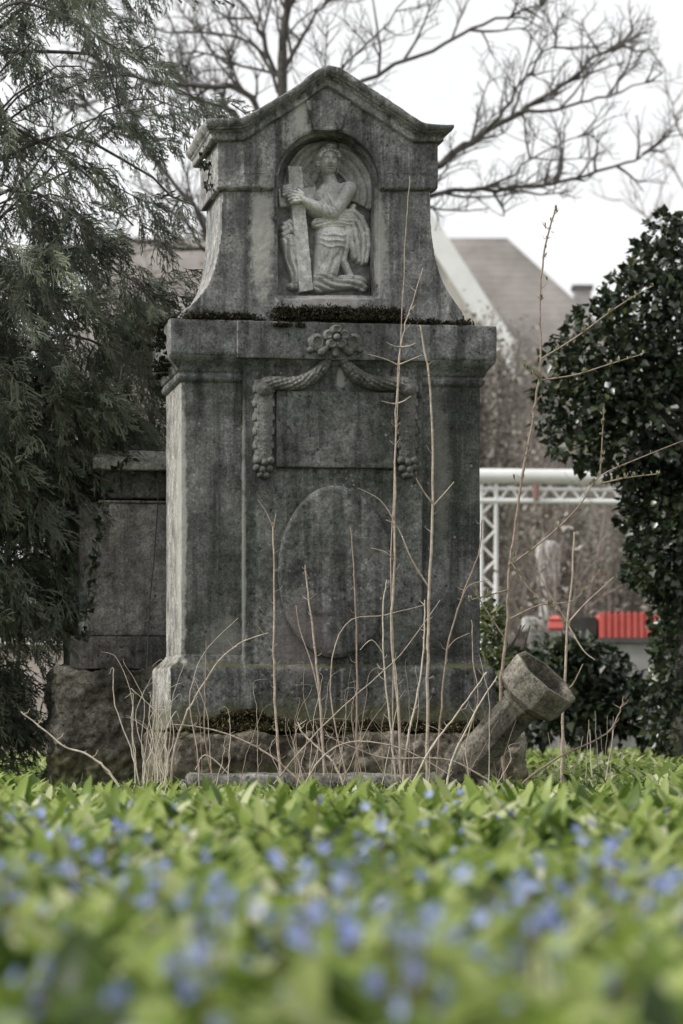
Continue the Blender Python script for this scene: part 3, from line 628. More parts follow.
# ------------------------------------------------------------------ trees
def spline(pts, n):
    pts = [Vector(p) for p in pts]; out = []
    for i in range(len(pts)-1):
        a = pts[max(i-1, 0)]; b_ = pts[i]; c = pts[i+1]; d = pts[min(i+2, len(pts)-1)]
        for k in range(n):
            t = k/n; out.append(.5*((2*b_)+(c-a)*t+(2*a-5*b_+4*c-d)*t*t+(3*b_-a-3*c+d)*t**3))
    out.append(pts[-1]); return out
def twigs(mb, pts, r0, lvl, dens, L0, bias=Vector((0, 0, .25)), yf=.6, nmin=3):
    """side branches along a limb, recursively"""
    tot = sum((pts[i+1]-pts[i]).length for i in range(len(pts)-1)); n = max(nmin, int(tot*dens))
    for _ in range(n):
        u = random.uniform(.08, 1)**.85; k = min(int(u*(len(pts)-1)), len(pts)-2); t = u*(len(pts)-1)-k
        p = pts[k].lerp(pts[k+1], t); d = (pts[k+1]-pts[k]).normalized()
        s = Vector((random.gauss(0, 1), random.gauss(0, yf), random.gauss(0, 1))); s = (s-d*s.dot(d)).normalized()
        dr = (d*random.uniform(.5, 1.0)+s*random.uniform(.5, 1)+bias).normalized(); ln = L0*random.uniform(.35, 1.1)*(1.15-.6*u)
        q = [p]; m = 4 if lvl > 0 else 3
        for j in range(m):
            dr = (dr+Vector((random.gauss(0, .18), random.gauss(0, .12), random.gauss(0, .18)))+bias*.25).normalized(); q.append(q[-1]+dr*ln/m)
        r = min(r0*random.uniform(.35, .6), .016)
        mb.tube(q, [max(r*(1-.75*j/m), .0028) for j in range(m+1)], 4 if lvl > 0 else 3, False)
        if lvl > 0: twigs(mb, q, r, lvl-1, dens*1.7, L0*.48, bias, yf, 2)
def bare_tree(name, label, Y, trunk, limbs, depth, base, lvl=2, dens=3.0, L0=1.0, mat=bark_m, group=None):
    rt = empty(name, base); tag(rt, label, 'tree', group)
    def W(px, py, dy=0): return at(px, py, Y+dy)-Vector(base)
    tp = spline([W(*p[:2]) for p in trunk], 4); tr = [trunk[min(i//4, len(trunk)-1)][2] for i in range(len(tp))]
    b = MB(); b.tube(tp, tr, 8); b.build('trunk', mat, rt); cr_ = MB(); twigs(cr_, tp[len(tp)//2:], .03, lvl, dens*.7, L0)
    for (pl, r) in limbs:
        dy = random.uniform(-1, 1)*depth; m = len(pl)
        pts = spline([W(p[0], p[1], dy*i/m) for i, p in enumerate(pl)], 4); n = len(pts)
        pts = [p+Vector((random.gauss(0, .018), random.gauss(0, .018), random.gauss(0, .018))) if 0 < i < n-1 else p for i, p in enumerate(pts)]
        lb = MB(); lb.tube(pts, [.8*r*(1-.8*i/n) for i in range(n)], 6, False); lb.build('limb', mat, rt); twigs(cr_, pts, r, lvl, dens, L0)
    cr_.build('crown', mat, rt); return rt
Y1 = 30.0
bare_tree('bare_tree', 'large leafless dark tree spreading its branches behind the gable', Y1,
    [(300,752,.16),(298,600,.15),(294,400,.13),(288,250,.09),(283,120,.05),(283,42,.038),(289,0,.034),(296,-60,.025),(300,-140,.015)],
    [([(287,130),(330,105),(363,81),(433,50),(483,25),(530,8),(560,-10)], .035),
     ([(290,260),(350,215),(438,163),(483,134),(518,113),(561,85),(596,57),(625,45)], .06),
     ([(292,290),(360,225),(437,194),(497,191),(568,180),(624,163),(650,150)], .045),
     ([(518,113),(545,112),(590,100),(625,92),(655,80)], .025), ([(483,134),(510,100),(540,60),(560,35)], .022),
     ([(470,192),(505,178),(545,150),(590,135)], .02),
     ([(288,180),(250,97),(205,86),(157,84),(128,71),(95,64),(60,50)], .045), ([(288,200),(234,113),(198,101),(157,84),(110,95),(70,110)], .03),
     ([(290,300),(240,275),(209,238),(194,205),(157,165),(135,139),(91,106),(60,80)], .045), ([(292,330),(250,270),(205,249),(139,243),(77,238),(20,225)], .04),
     ([(284,90),(262,40),(250,15),(225,-10),(200,-30)], .03), ([(284,100),(250,40),(183,33),(130,20),(90,0)], .025), ([(284,70),(305,30),(330,0),(345,-30)], .03),
     ([(283,60),(278,20),(270,-20)], .02), ([(300,110),(350,60),(390,20),(420,-20)], .018), ([(288,150),(240,130),(198,113),(143,121),(100,130)], .022),
     ([(284,80),(225,60),(170,50),(120,52)], .02)],
    2.5, at(300, 752, Y1).to_tuple()[:2]+(0,), 2, 5.0, 1.0)
bare_tree('bare_tree', 'thin pale leafless tree with fine twigs at the right edge above the ivy', 40.0,
    [(760,742,.12),(755,500,.1),(745,300,.07),(735,150,.04),(730,20,.015)],
    [([(750,380),(700,290),(670,240),(645,215),(620,200)], .03), ([(748,330),(710,240),(680,180),(655,130)], .03), ([(745,300),(700,170),(675,120),(660,60)], .025), ([(750,420),(720,330),(690,260)], .03)],
    2, at(760, 742, 40).to_tuple()[:2]+(0,), 2, 2.4, 1.0, plain('grey_bark', (.2,.18,.17), (.3,.28,.26), 20))

# thuja on the left: trunk, limbs and thousands of flat feathery sprays
def frond():
    T = []; Q = []
    def blade(a, b_, w0, w1):
        a = np.array(a, float); b_ = np.array(b_, float); d = b_-a; nrm = np.array([-d[1], d[0], random.gauss(0, .25)*np.linalg.norm(d)]); nrm /= (np.linalg.norm(nrm)+1e-9); k = len(T)
        T.extend([a-nrm*w0, a+nrm*w0, b_+nrm*w1, b_-nrm*w1]); Q.append((k, k+1, k+2, k+3))
    bx = random.uniform(-.15, .15); m = 7
    A_ = lambda y: (bx*y*y, y, -.32*y*y)
    for i in range(m): blade(A_(i/m), A_((i+1)/m), .008, .006)
    for i in range(14):
        sd = 1 if i % 2 else -1; y = random.uniform(.08, 1); p0 = A_(y); ln = random.uniform(.22, .5)*(1.15-.65*y); g1 = random.uniform(.45, .95); drop = random.uniform(.05, .45)
        prev = p0; q = []
        for k in range(1, 4):
            t = k/3; p = (p0[0]+sd*ln*g1*t*(1-.25*t), y+ln*t*(.6+.25*t), p0[2]-drop*ln*t*t); blade(prev, p, .016, .012); prev = p; q.append(p)
        for k in range(6):
            j = random.randrange(3); p = q[j]; l2 = ln*random.uniform(.18, .42); an = random.uniform(-.9, 1.3)*(1 if k % 2 else .6)
            blade(p, (p[0]+sd*l2*math.sin(an), p[1]+l2*math.cos(an), p[2]-l2*random.uniform(0, .6)), .016, .006)
    return np.array(T), np.array(Q)
FR = [frond() for _ in range(7)]
thuja_m = leafmat('thuja_leaf', [(0, (.055,.063,.05)), (.4, (.15,.165,.12)), (.75, (.25,.28,.19)), (1, (.33,.37,.23))], .55, .3, .4)
TH = Vector((at(-60, 740, 15.3).x, 15.3, 0)); th = empty('thuja_tree', TH)
tag(th, 'dark green drooping conifer filling the left edge of the picture', 'tree')
b = MB(); b.tube([(0,0,-.1),(.05,.02,1),(0,.1,2.2),(.05,.1,3.6),(.0,.1,5.2)], [.12,.1,.075,.05,.015], 10); b.build('trunk', bark_m, th)
def th_r(py):                                    # visible reach of the crown (m) to the right of the trunk, by row
    t = [(-200,.9),(-50,1.25),(40,1.35),(120,1.35),(200,1.35),(260,1.3),(330,1.18),(420,1.14),(450,1.0),(470,.88),(520,.82),(600,.8),(630,.66),(660,.42),(700,.40),(745,.40)]
    return float(np.interp(py, [a for a, _ in t], [c for _, c in t]))
tips = []; tw = MB()
def zy(py): return H+(HOR-py)*15.3/F
for i in range(260):
    py = random.uniform(-180, 745); z = zy(py); a = random.uniform(0, 2*PI); rr = th_r(py)*random.uniform(.6, 1.08)
    dr = Vector((math.cos(a), math.sin(a)*.8, 0)); rise = random.uniform(-.35, .7); droop = random.uniform(.05, .5)
    p0 = Vector((.03, .08, max(z-rise*rr, .05))); p2 = dr*rr + Vector((random.gauss(0, .1), random.gauss(0, .1), z-.5*droop)); p2.z = max(p2.z, .1); p1 = p0.lerp(p2, random.uniform(.45, .7))+Vector((random.gauss(0, .08), random.gauss(0, .08), .2*rr+.2*droop))
    pts = spline([p0, p1, p2], 5); pts = [p+Vector((random.gauss(0, .012), random.gauss(0, .012), random.gauss(0, .012))) for p in pts]
    if i < 60: tw2 = MB(); tw2.tube(pts, [.013*(1-.7*k/len(pts)) for k in range(len(pts))], 5, False); tw2.build('limb', bark_m, th)
    else: tw.tube(pts, [.007*(1-.7*k/len(pts)) for k in range(len(pts))], 4, False)
    dense = 22 if py > 225 else random.choice((5, 10, 18))
    for c_ in range(4 if py > 225 else 3):
        u0 = random.uniform(.3, 1)
        for k in range(int(dense*rr*.42)+1):
            u = min(max(random.gauss(u0, .1), .25), 1); j = min(int(u*(len(pts)-1)), len(pts)-2); p = pts[j].lerp(pts[j+1], random.random())+Vector((random.gauss(0, .03), random.gauss(0, .03), random.gauss(0, .03))); tips.append((p, dr, py, u))
for c_ in range(450):                            # the outer curtain hangs in clumps
    py0 = random.triangular(225, 745, 400) if random.random() < .82 else random.uniform(-60, 225); a0 = random.uniform(-PI, PI); q0_ = random.uniform(.72, 1.04); tc_ = random.random()
    for k in range(8):
        py = py0+random.gauss(0, 13); a = a0+random.gauss(0, .09); rr = th_r(py)*q0_*random.uniform(.94, 1.04)
        dr = Vector((math.cos(a), math.sin(a)*.8, 0)); tips.append((dr*rr+Vector((0, 0, zy(py))), dr, py, 1+tc_))
P = np.array([list(t[0]) for t in tips]); n = len(P); dz = rng.uniform(-1.9, .0, n)
Dd = np.array([list(t[1]) for t in tips])*rng.uniform(.3, 1.1, n)[:, None] + rng.normal(0, .35, (n, 3)); Dd[:, 2] = dz*.75
pyv = np.array([t[2] for t in tips]); uu = np.array([t[3] for t in tips]); tint = np.clip(rng.beta(1.8, 4, n) + .55*np.clip(uu-1.4, 0, 1)*rng.random(n)*(pyv > 250), 0, 1)
SS = rng.uniform(.09, .25, n)*np.where(pyv < 235, .85, 1); FM = frames(Dd, rng.normal(0, .9, n)); wh = rng.integers(0, 7, n)
V, Q, t = merge([inst(*FR[k], P[wh == k], FM[wh == k], SS[wh == k], tint[wh == k]) for k in range(7)])
link('crown', npmesh('crown', V, Q, t, False), thuja_m, th); tw.build('twigs', bark_m, th)

# ivy-covered tree on the right
def blobcrown(root, blobs, n, sz, mat, name='crown', shell=.35, tb=2.2, drop=.3):
    P = []; Dd = []; tot = sum(b_[3]*b_[5] for b_ in blobs)
    for (cx, cy, cz, rx, ry, rz2) in blobs:
        k = int(n*rx*rz2/tot); d = rng.normal(0, 1, (k, 3)); d /= np.linalg.norm(d, axis=1, keepdims=True)
        r = (1-shell*rng.random(k)**1.6)[:, None]*(1+.1*np.sin(d[:, :1]*7+cx*9)*np.cos(d[:, 2:]*6+cz*5)); P.append(d*r*[rx, ry, rz2]+[cx, cy, cz]); Dd.append(d*.7+rng.normal(0, .6, (k, 3))-[0, 0, drop])
    P = np.concatenate(P); Dd = np.concatenate(Dd); m = P[:, 2]+root.location.z > -.02; P = P[m]; Dd = Dd[m]; k = len(P)
    M = frames(Dd, rng.normal(0, .9, k)); V, Q, t = inst(TI, QI, P, M, sz*rng.uniform(.4, 1.3, k), np.clip(rng.beta(1.3, tb, k)+.25*np.sin(P[:, 0]*7+3*np.sin(P[:, 2]*5))*np.sin(P[:, 2]*8), 0, 1))
    return link(name, npmesh(name, V, Q, t), mat, root)
YI = 20.0; base = at(690, 768, YI); base.z = 0; iv = empty('ivy_covered_tree', base); tag(iv, 'tall rounded tree smothered in dark glossy ivy at the right edge', 'tree')
def bl(px, py, r1, r3, dy=0, YY=YI, bs=None):
    p = at(px, py, YY)-Vector(bs if bs is not None else base); return (p.x, p.y-0+dy, p.z, r1*YY/F, r1*YY/F*.9, r3*YY/F)
b = MB(); b.tube([(0,0,-.1),(.05,0,1),(0,.05,2),(.05,0,3)], [.15,.13,.1,.05], 8); b.build('trunk', bark_m, iv)
blobcrown(iv, [bl(665,330,64,66), bl(618,372,60,58,-.1), bl(592,400,44,46,-.05), bl(662,420,78,72), bl(662,480,42,48,.1), bl(690,290,50,50,.2), bl(680,520,60,80), bl(684,610,34,60,.1), bl(700,250,40,40,.2), bl(720,400,80,130,.3), bl(668,560,44,44), bl(700,660,50,60), bl(690,720,50,40)] + [bl(*q_, random.uniform(8, 20), random.uniform(8, 22), random.uniform(-.25, .25)) for q_ in ((553,362),(546,392),(548,425),(560,345),(575,330),(590,318),(604,306),(560,438),(574,450),(592,462),(612,470),(632,520),(638,550),(636,575),(618,292),(628,272),(640,258),(650,246),(662,232),(676,222),(600,440),(585,360))], 21000, .052, ivy_m)
b = MB()
for k in range(14):
    a = rng.uniform(0, 6.3); r_ = rng.uniform(.2, .6); z = rng.uniform(1.2, 2.9); b.tube([(0,0,z-.5),(math.cos(a)*r_*.5, math.sin(a)*r_*.5, z-.1),(math.cos(a)*r_-.15, math.sin(a)*r_, z+.1)], [.03,.02,.008], 5, False)
b.build('limbs', bark_m, iv)
# low ivy mounds
base2 = at(600, 745, 22); base2.z = 0; im = empty('ivy_mound', base2); tag(im, 'low sprawling dark ivy mound behind the toppled stone pillar', 'ivy')
blobcrown(im, [bl(*q_, YY=22, bs=base2) for q_ in ((585,712,40,34),(560,690,36,40),(615,700,42,40),(650,715,40,36),(690,700,50,44),(600,668,28,28),(578,655,24,24),(550,662,30,28),(520,675,26,32),(530,715,34,34))], 5200, .06, ivy_m, 'leaves', .5)
base3 = at(500, 745, 18); base3.z = 0; i3 = empty('ivy_shrub', base3); tag(i3, 'small green ivy shrub growing just right of the monument', 'shrub')
blobcrown(i3, [bl(*q_, YY=18, bs=base3) for q_ in ((492,640,16,44),(500,690,22,44),(488,720,26,34))], 1300, .045, leafmat('shrub_leaf', [(0, (.05,.065,.03)), (.5, (.12,.15,.06)), (1, (.28,.3,.14))], .5, .25, .4), 'leaves', .6)
for nm_, r_, hgt in (('stems', im, .8), ('stems', i3, .9)):
    b = MB()
    for k in range(9): b.tube([(rng.uniform(-.05, .05),0,-.05),(rng.uniform(-.15,.15),rng.uniform(-.1,.1),hgt*.5),(rng.uniform(-.25,.25),rng.uniform(-.1,.1),hgt)], [.012,.009,.004], 4, False)
    b.build(nm_, bark_m, r_)

# bare brown shrubs in the background
shr_m = plain('brown_twig', (.16,.14,.125), (.32,.285,.26), 25, .9)
bud_m = leafmat('dry_leaf', [(0, (.09,.075,.06)), (.5, (.25,.22,.185)), (1, (.62,.58,.52))], .8, .3, .2)
def bare_shrub(px, py0, top, wpx, Y, label, n=38, nl=4500):
    bs = at(px, py0, Y); bs.z = 0; rt = empty('bare_shrub', bs); tag(rt, label, 'shrub', 'leafless shrubs in the background'); b = MB(); hgt = (715-top)*Y/F+H; ends = []
    for k in range(n):
        a = random.gauss(0, .4); tx = random.gauss(0, .45)*wpx*Y/F; ty = random.gauss(0, .35)*wpx*Y/F; hh = hgt*random.uniform(.6, 1.0)
        pts = spline([(tx*.1, ty*.1, -.05), (tx*.35, ty*.3, hh*.4), (tx*.75, ty*.7, hh*.75), (tx, ty, hh)], 4); b.tube(pts, [.02*(1-.8*i/len(pts)) for i in range(len(pts))], 4, False); twigs(b, pts, .014, 1, 3.4, .75, Vector((0, 0, .35))); ends += pts[4:]
    b.build('branches', shr_m, rt)
    E = np.array([list(e) for e in ends]); P = E[rng.integers(0, len(E), nl)]+rng.normal(0, .16, (nl, 3)); P[:, 2] = np.abs(P[:, 2])
    V, Q, t = inst(TI, QI, P, frames(rng.normal(0, 1, (nl, 3))), .05*rng.uniform(.6, 1.5, nl), rng.random(nl)); link('leaves', npmesh('leaves', V, Q, t), bud_m, rt)
for a in ((520, 745, 345, 60, 44, 'tall twiggy brown shrub in front of the pale gable wall'), (478, 745, 300, 50, 36, 'twiggy brown shrub reaching up beside the right edge of the monument'), (560, 745, 500, 50, 27.6, 'thin twiggy bush tangled in front of the white pillar', 9, 260), (545, 745, 420, 70, 40, 'twiggy brown shrub behind the white lattice beam'),
          (610, 745, 450, 70, 42, 'twiggy brown shrub between the red panel and the ivy tree'), (150, 745, 262, 90, 38, 'twiggy brown shrub between the conifer and the monument'), (60, 745, 360, 90, 40, 'twiggy brown shrub seen through the conifer')):
    bare_shrub(*a)
# a beech hedge closing the view
bs = at(340, 742, 47); bs.z = 0; hd = empty('beech_hedge', bs); tag(hd, 'long brown beech hedge closing off the background', 'hedge')
b = MB(); 
for k in range(60): 
    x = -9+18*k/59; b.tube([(x,0,-.1),(x+random.gauss(0,.1),0,1),(x+random.gauss(0,.2),0,1.9)], [.03,.02,.01], 4, False)
b.build('stems', shr_m, hd)
n = 30000; P = np.stack([rng.uniform(-9, 9, n), rng.normal(0, .4, n), np.minimum(rng.uniform(0, 2.9, n), 2.3+.35*rng.random(n))], 1)
V, Q, t = inst(TI, QI, P, frames(rng.normal(0, 1, (n, 3))), .11*rng.uniform(.5, 1.4, n), rng.random(n)); link('leaves', npmesh('leaves', V, Q, t), bud_m, hd)

# ------------------------------------------------------------------ background buildings
YH = 62.0; ho = empty('house', at(400, 742, YH).to_tuple()[:2]+(0,)); tag(ho, 'large pale house with a steep brown tiled hipped roof behind the monument', 'house')
HO = Vector(ho.location)
def hp(px, py, dy=0): return at(px, py, YH+dy)-HO
roof_m = plain('roof_tile', (.17,.155,.145), (.27,.25,.235), 1.2, .9, .6, .05, 8)
n_ = roof_m.node_tree; wv = N(n_, 'ShaderNodeTexWave', Scale=2.2, Distortion=0.6, bands_direction='Z'); 
co_ = N(n_, 'ShaderNodeTexCoord'); n_.links.new(co_.outputs['Object'], wv.inputs['Vector']); bs_ = n_.nodes['Principled BSDF']
old = bs_.inputs['Base Color'].links[0].from_socket; n_.links.new(mixc(n_, .12, old, ramp(n_, wv.outputs[0], [(0, .25), (1, .7)]), 'OVERLAY'), bs_.inputs['Base Color'])
wall_m = plain('house_plaster', (.42,.40,.37), (.52,.5,.46), .8); white_m = plain('white_paint', (.74,.74,.73), (.82,.82,.81), 3, .5)
zr = hp(0,238).z; ze = hp(0,470,-6).z; xl = hp(118,238).x; xr = hp(507,238).x; e = .9*(zr-ze)*1.25
b = MB(); el, er, ef, eb = xl-2.0, xr+e*.79, -e*.8, e*.8
b.add([(xl,0,zr),(xr,0,zr),(el,ef,ze),(er,ef,ze),(er,eb,ze),(el,eb,ze),(el,ef,ze-.2),(er,ef,ze-.2),(er,eb,ze-.2),(el,eb,ze-.2)],
      [(2,3,1,0),(3,4,1),(4,5,0,1),(5,2,0),(2,6,7,3),(3,7,8,4),(4,8,9,5),(5,9,6,2),(6,9,8,7)]); b.build('roof', roof_m, ho)
b = MB(); b.box(el+.5, er-.5, ef+.5, eb-.5, 0, ze-.21); b.build('wall', wall_m, ho)
# windows of the front wall
win_m = plain('window_glass', (.03,.035,.04), (.06,.065,.07), 2, .1, 0, spec=.8)
for k in range(7):
    x = el+1.5+k*(er-el-3)/6; b = MB(); b.box(x-.55, x+.55, ef+.44, ef+.52, 1.4, 2.9); f_ = b.build('window', white_m, ho)
    b = MB(); b.box(x-.45, x+.45, ef+.43, ef+.438, 1.5, 2.8); b.build('pane', win_m, f_)
# front wing with a white verge
gx_, gz_ = hp(421,216,-6).x, hp(421,216,-6).z; slope = 1.55; yw = -e*.8-1.0; zw_ = hp(0,335,-6).z; hwid = (gz_-zw_)/slope
b = MB(); b.prism([(gx_-hwid, 0), (gx_+hwid, 0), (gx_+hwid, zw_), (gx_, gz_), (gx_-hwid, zw_)], yw, 0); b.build('gable_wall', wall_m, ho)
b = MB()
for s in (-1, 1):
    t_ = .18; b.prism([(gx_, gz_+.02), (gx_, gz_+.02+t_*1.6), (gx_+s*(hwid+.3), zw_-.3*slope+t_*1.6), (gx_+s*(hwid+.3), zw_-.3*slope+.02)], yw+.02, 1.0)
b.build('wing_roof', roof_m, ho)
b = MB()
for s in (-1, 1): b.prism([(gx_, gz_-.3), (gx_, gz_+.4), (gx_+s*(hwid+.35), zw_-.35*slope+.4), (gx_+s*(hwid+.35), zw_-.35*slope-.3)], yw-.16, yw+.0)
b.build('verge_board', white_m, ho)
cp = hp(582, 300, -1); b = MB(); b.box(cp.x-.17, cp.x+.17, cp.y-.2, cp.y+.2, cp.z-1.2, cp.z+.2); ch = b.build('chimney', plain('chimney_render', (.33,.32,.31), (.42,.41,.4), 4), ho)
b = MB(); b.box(cp.x-.21, cp.x+.21, cp.y-.24, cp.y+.24, cp.z+.2, cp.z+.28); b.build('chimney_cap', plain('dark_cap', (.1,.1,.1), (.16,.16,.16), 4), ch)

# white lattice gantry
YT = 31.0; tr_ = empty('lattice_gantry', at(489, 745, YT).to_tuple()[:2]+(0,)); tag(tr_, 'white steel lattice beam on a lattice post crossing right of the monument', 'gantry'); TO = Vector(tr_.location)
def tp_(px, py, dy=0): return at(px, py, YT+dy)-TO
def bar(name, pa, pb, r, mat=white_m, n=6):
    b = MB(); b.tube([pa, pb], r, n); return b.build(name, mat, tr_)
bar('top_beam', tp_(380,475), tp_(640,477), .075, n=12)
for dy in (0, .35):
    bar('bottom_chord', tp_(380,500,dy), tp_(640,502,dy), .03)
    bar('upper_chord', tp_(380,488,dy), tp_(640,490,dy), .02)
    for k in range(13):
        xa = 380+k*20; bar('brace', tp_(xa, 500, dy), tp_(xa+10, 486, dy), .014); bar('brace', tp_(xa+10, 486, dy), tp_(xa+20, 500, dy), .014)
bar('splice_plate', tp_(536,484,-.05), tp_(536,500,-.05), .03, plain('rusty_plate', (.25,.15,.14), (.35,.2,.18), 8))
for dx in (481, 496):
    for dy in (0, .3): bar('post_chord', tp_(dx,484,dy), tp_(dx,752,dy), .022)
for k in range(17):
    ya = 500+k*15; bar('post_brace', tp_(481 if k % 2 else 496, ya, 0), tp_(496 if k % 2 else 481, ya+15, 0), .013)
# white pillar-like garden figure
ST = empty('white_pillar', at(548, 745, 29).to_tuple()[:2]+(0,)); tag(ST, 'white stone pillar with a thick rounded head standing behind the leaning stone', 'pillar'); SO = Vector(ST.location)
def lathe(name, prof, mat, parent, n=18, cx=0, cy=0):
    b = MB(); b.tube([(cx, cy, z) for r, z in prof], [r for r, z in prof], n); return b.build(name, mat, parent)
zz = lambda py: at(0, py, 29).z; k = 29/F; st_m = plain('white_stone', (.26,.25,.235), (.55,.54,.52), 5)
lathe('head', [(5*k, zz(541)), (10*k, zz(543)), (12.5*k, zz(550)), (12*k, zz(565)), (11*k, zz(580)), (9*k, zz(586))][::-1], st_m, ST)
lathe('shaft', [(9*k, 0), (9*k, zz(640)), (8.5*k, zz(588))], st_m, ST)
b = MB(); b.box(-26*k, -4*k, -.15, .1, zz(632), zz(617)); bevel(b.build('foot', st_m, ST), .03)
# grey wall with a red panel on it
GW = empty('grey_wall', at(600, 750, 27).to_tuple()[:2]+(0,)); tag(GW, 'grey concrete wall with a dark top edge behind the ivy on the right', 'wall'); k = 27/F; zw = lambda py: at(0, py, 27).z
b = MB(); b.box(0, 2.6, 0, .25, 0, zw(643)); b.build('wall_face', plain('concrete', (.2,.195,.19), (.33,.32,.31), 2.5, .9, .4), GW)
b = MB(); b.box(-.03, 2.63, -.04, .29, zw(643)+.002, zw(638)); b.build('wall_cap', plain('dark_coping', (.06,.06,.06), (.1,.1,.1), 4), GW)
b = MB(); b.box(-30*k, -2*k, .1, .6, 0, zw(617)); b.build('opening_stand_in', plain('opening_shade', (.03,.03,.03), (.06,.06,.055), 4), GW).parent = None  # block standing in for an unlit opening, its shade put into the near-black colour
o_ = [o for o in bpy.data.objects if o.name.startswith('opening_stand_in')][0]; o_.name = 'dark_opening'; o_.location = GW.location; tag(o_, 'dark block standing in for the unlit opening left of the grey wall', 'dark_opening')
red_m = plain('red_sheet', (.50,.10,.085), (.60,.14,.12), 3, .55, .1)
rp = empty('red_box', (GW.location.x, GW.location.y, zw(638)+.003)); tag(rp, 'bright red ribbed box standing on the grey wall', 'box')
b = MB(); hz_ = zw(614)-zw(638)
b.box(0, 59*k, .0, .7, 0, hz_); b.build('sheet', red_m, rp)
for q_ in range(9): b = MB(); b.box(q_*6.5*k+.01, q_*6.5*k+.035, -.02, -.002, .0, hz_+.02); b.build('rib', red_m, rp)
b = MB(); b.loft(-.02, .09, 0, .1, [(0,0),(.02,.012),(.08,.0),(.1,.012),(.13,-.03)]); o_ = b.build('red_lantern', red_m); o_.location = at(552, 630, 27); tag(o_, 'small red grave lantern beside the white pillar', 'lantern')
b = MB(); b.box(-.2, .25, -.15, .25, 0, at(0, 631, 27).z-.002); o_ = b.build('stone_block', nb_m); o_.location = (at(552, 0, 27).x, 27, 0); tag(o_, 'low grey stone block under the small red lantern', 'stone block')

# ------------------------------------------------------------------ dry stalks
dry_m = plain('dry_stalk', (.27,.215,.17), (.48,.41,.34), 40, .8, .3, .002)
brn_m = plain('brown_stalk', (.20,.15,.12), (.34,.27,.22), 40, .8, .3, .002)
pal_m = plain('pale_straw', (.40,.34,.27), (.62,.56,.47), 40, .8, .2, .002)
def stalk(pl, r, label, Y=13.45, mat=dry_m, twig=(), name='dry_stalk', group=None, nodes=True, dy=0.0, taper=.6, cat='stalk'):
    r = r*.86
    p0 = at(*pl[0][:2], Y); p0.z = 0; rt = empty(name, p0); tag(rt, label, cat, group); k = Y/F
    pts = [at(p[0], p[1], Y+dy*i/len(pl))-p0 for i, p in enumerate(pl)]; pts = [Vector((pts[0].x, pts[0].y, -.03))] + [p for p in pts if p.z > 0]
    pts = spline(pts, 5); n = len(pts); pts = [p+Vector((random.gauss(0, .0016), random.gauss(0, .003), 0)) for p in pts]
    b = MB(); b.tube(pts, [r*k*(1-taper*i/n) for i in range(n)], 7)
    if nodes:
        for i in range(3, n-2, 4): b.ball(pts[i], r*k*1.25*(1-taper*i/n), 6, 4)
    if nodes and r > 1.1:                      # short broken side shoots
        for _ in range(int(n*.35)):
            i = random.randrange(n//4, n-1); sd = random.choice((-1, 1)); ln = random.uniform(.012, .05); a = random.uniform(.3, 1.1)
            q_ = pts[i]+Vector((sd*ln*math.cos(a)*.6, random.gauss(0, .01), ln*math.sin(a)*.5)); b.tube([pts[i], q_, q_+Vector((sd*ln*.3, 0, ln*random.uniform(.2, .7)))], [.0016, .0012, .0006], 4, False)
    b.build('stem', mat, rt)
    for tw_ in twig:
        q_ = spline([at(p[0], p[1], Y-.02*i)-p0 for i, p in enumerate(tw_)], 4); b = MB(); b.tube(q_, [r*k*.5*(1-.6*i/len(q_)) for i in range(len(q_))], 5)
        if nodes:
            for i in range(2, len(q_)-2, 3): b.ball(q_[i], r*k*.6*(1-.6*i/len(q_)), 5, 4)
        b.build('twig', mat, rt)
    return rt
stalk([(283,790),(278,750),(275,700),(274,640),(274,580),(273,522)], 2.0, 'upright forked dry stalk standing left of the oval', twig=[[(273.5,528),(266,512),(258,500)],[(273.5,528),(276,514)]])
stalk([(325,790),(321,720),(318,680),(314,640),(309,600),(305,565)], 1.9, 'dry stalk crossing the lower left edge of the oval', twig=[[(320,700),(312,665),(300,630),(296,605)]])
stalk([(357,790),(357,720),(357,650),(355,590),(351,527)], 1.5, 'thin brown dry stalk in front of the middle of the oval', mat=brn_m)
stalk([(401,790),(399,716),(392,640),(394,572),(395,497),(396,412),(401,346),(410,310),(423,268)], 2.0, 'tallest dry stalk with paired twigs reaching the gable', taper=.75,
      twig=[[(398,365),(385,359),(367,354)],[(398,365),(408,361),(422,355)],[(401,347),(394,346),(386,342)],[(401,347),(409,346),(416,343)],[(396,404),(389,403),(382,401)],[(396,404),(404,401),(411,396)],[(394,560),(385,552),(371,548)],[(394,520),(380,500),(358,488)]])
stalk([(392,790),(393,650),(391,560),(398,400),(405,250),(410,176)], 1.1, 'very thin dry stem ending in front of the right side of the gable', Y=13.5, taper=.7)
stalk([(427,790),(427,760),(428,660),(429.5,588),(433,497),(432,430),(429,376),(420,325)], 2.4, 'thick pale dry stalk right of the oval with a forked top', taper=.6,
      twig=[[(429.5,588),(412,560),(398,528),(386,520)],[(434,505),(424,492),(416,478)],[(434,505),(444,494),(454,482)]])
stalk([(402,790),(408,740),(418,690),(424,640),(425,600)], 1.7, 'pale dry stalk bending right between the two tall stems', mat=pal_m)
stalk([(396,790),(390,720),(384,670),(383,610),(387,580)], 1.4, 'pale crooked dry stalk close left of the tall stems', mat=pal_m, twig=[[(384,655),(372,640),(360,650)]])
stalk([(562,790),(562,775),(563,723),(567,634),(573,564),(574,532)], 2.4, 'dry stalk with forked twigs standing behind the bowl of the leaning stone', Y=13.9, twig=[[(568,623),(585,604),(600,590),(614,577)],[(566,690),(573,684),(583,664)],[(568,623),(550,595),(537,570)],[(568,625),(583,650),(595,660)]])
stalk([(437,790),(440,722),(447,650),(461,600),(478,555),(482,520)], 1.6, 'brown dry stem leaning right across the monument edge', mat=brn_m, twig=[[(447,650),(455,640),(470,633)],[(461,600),(470,585),(490,580)]])
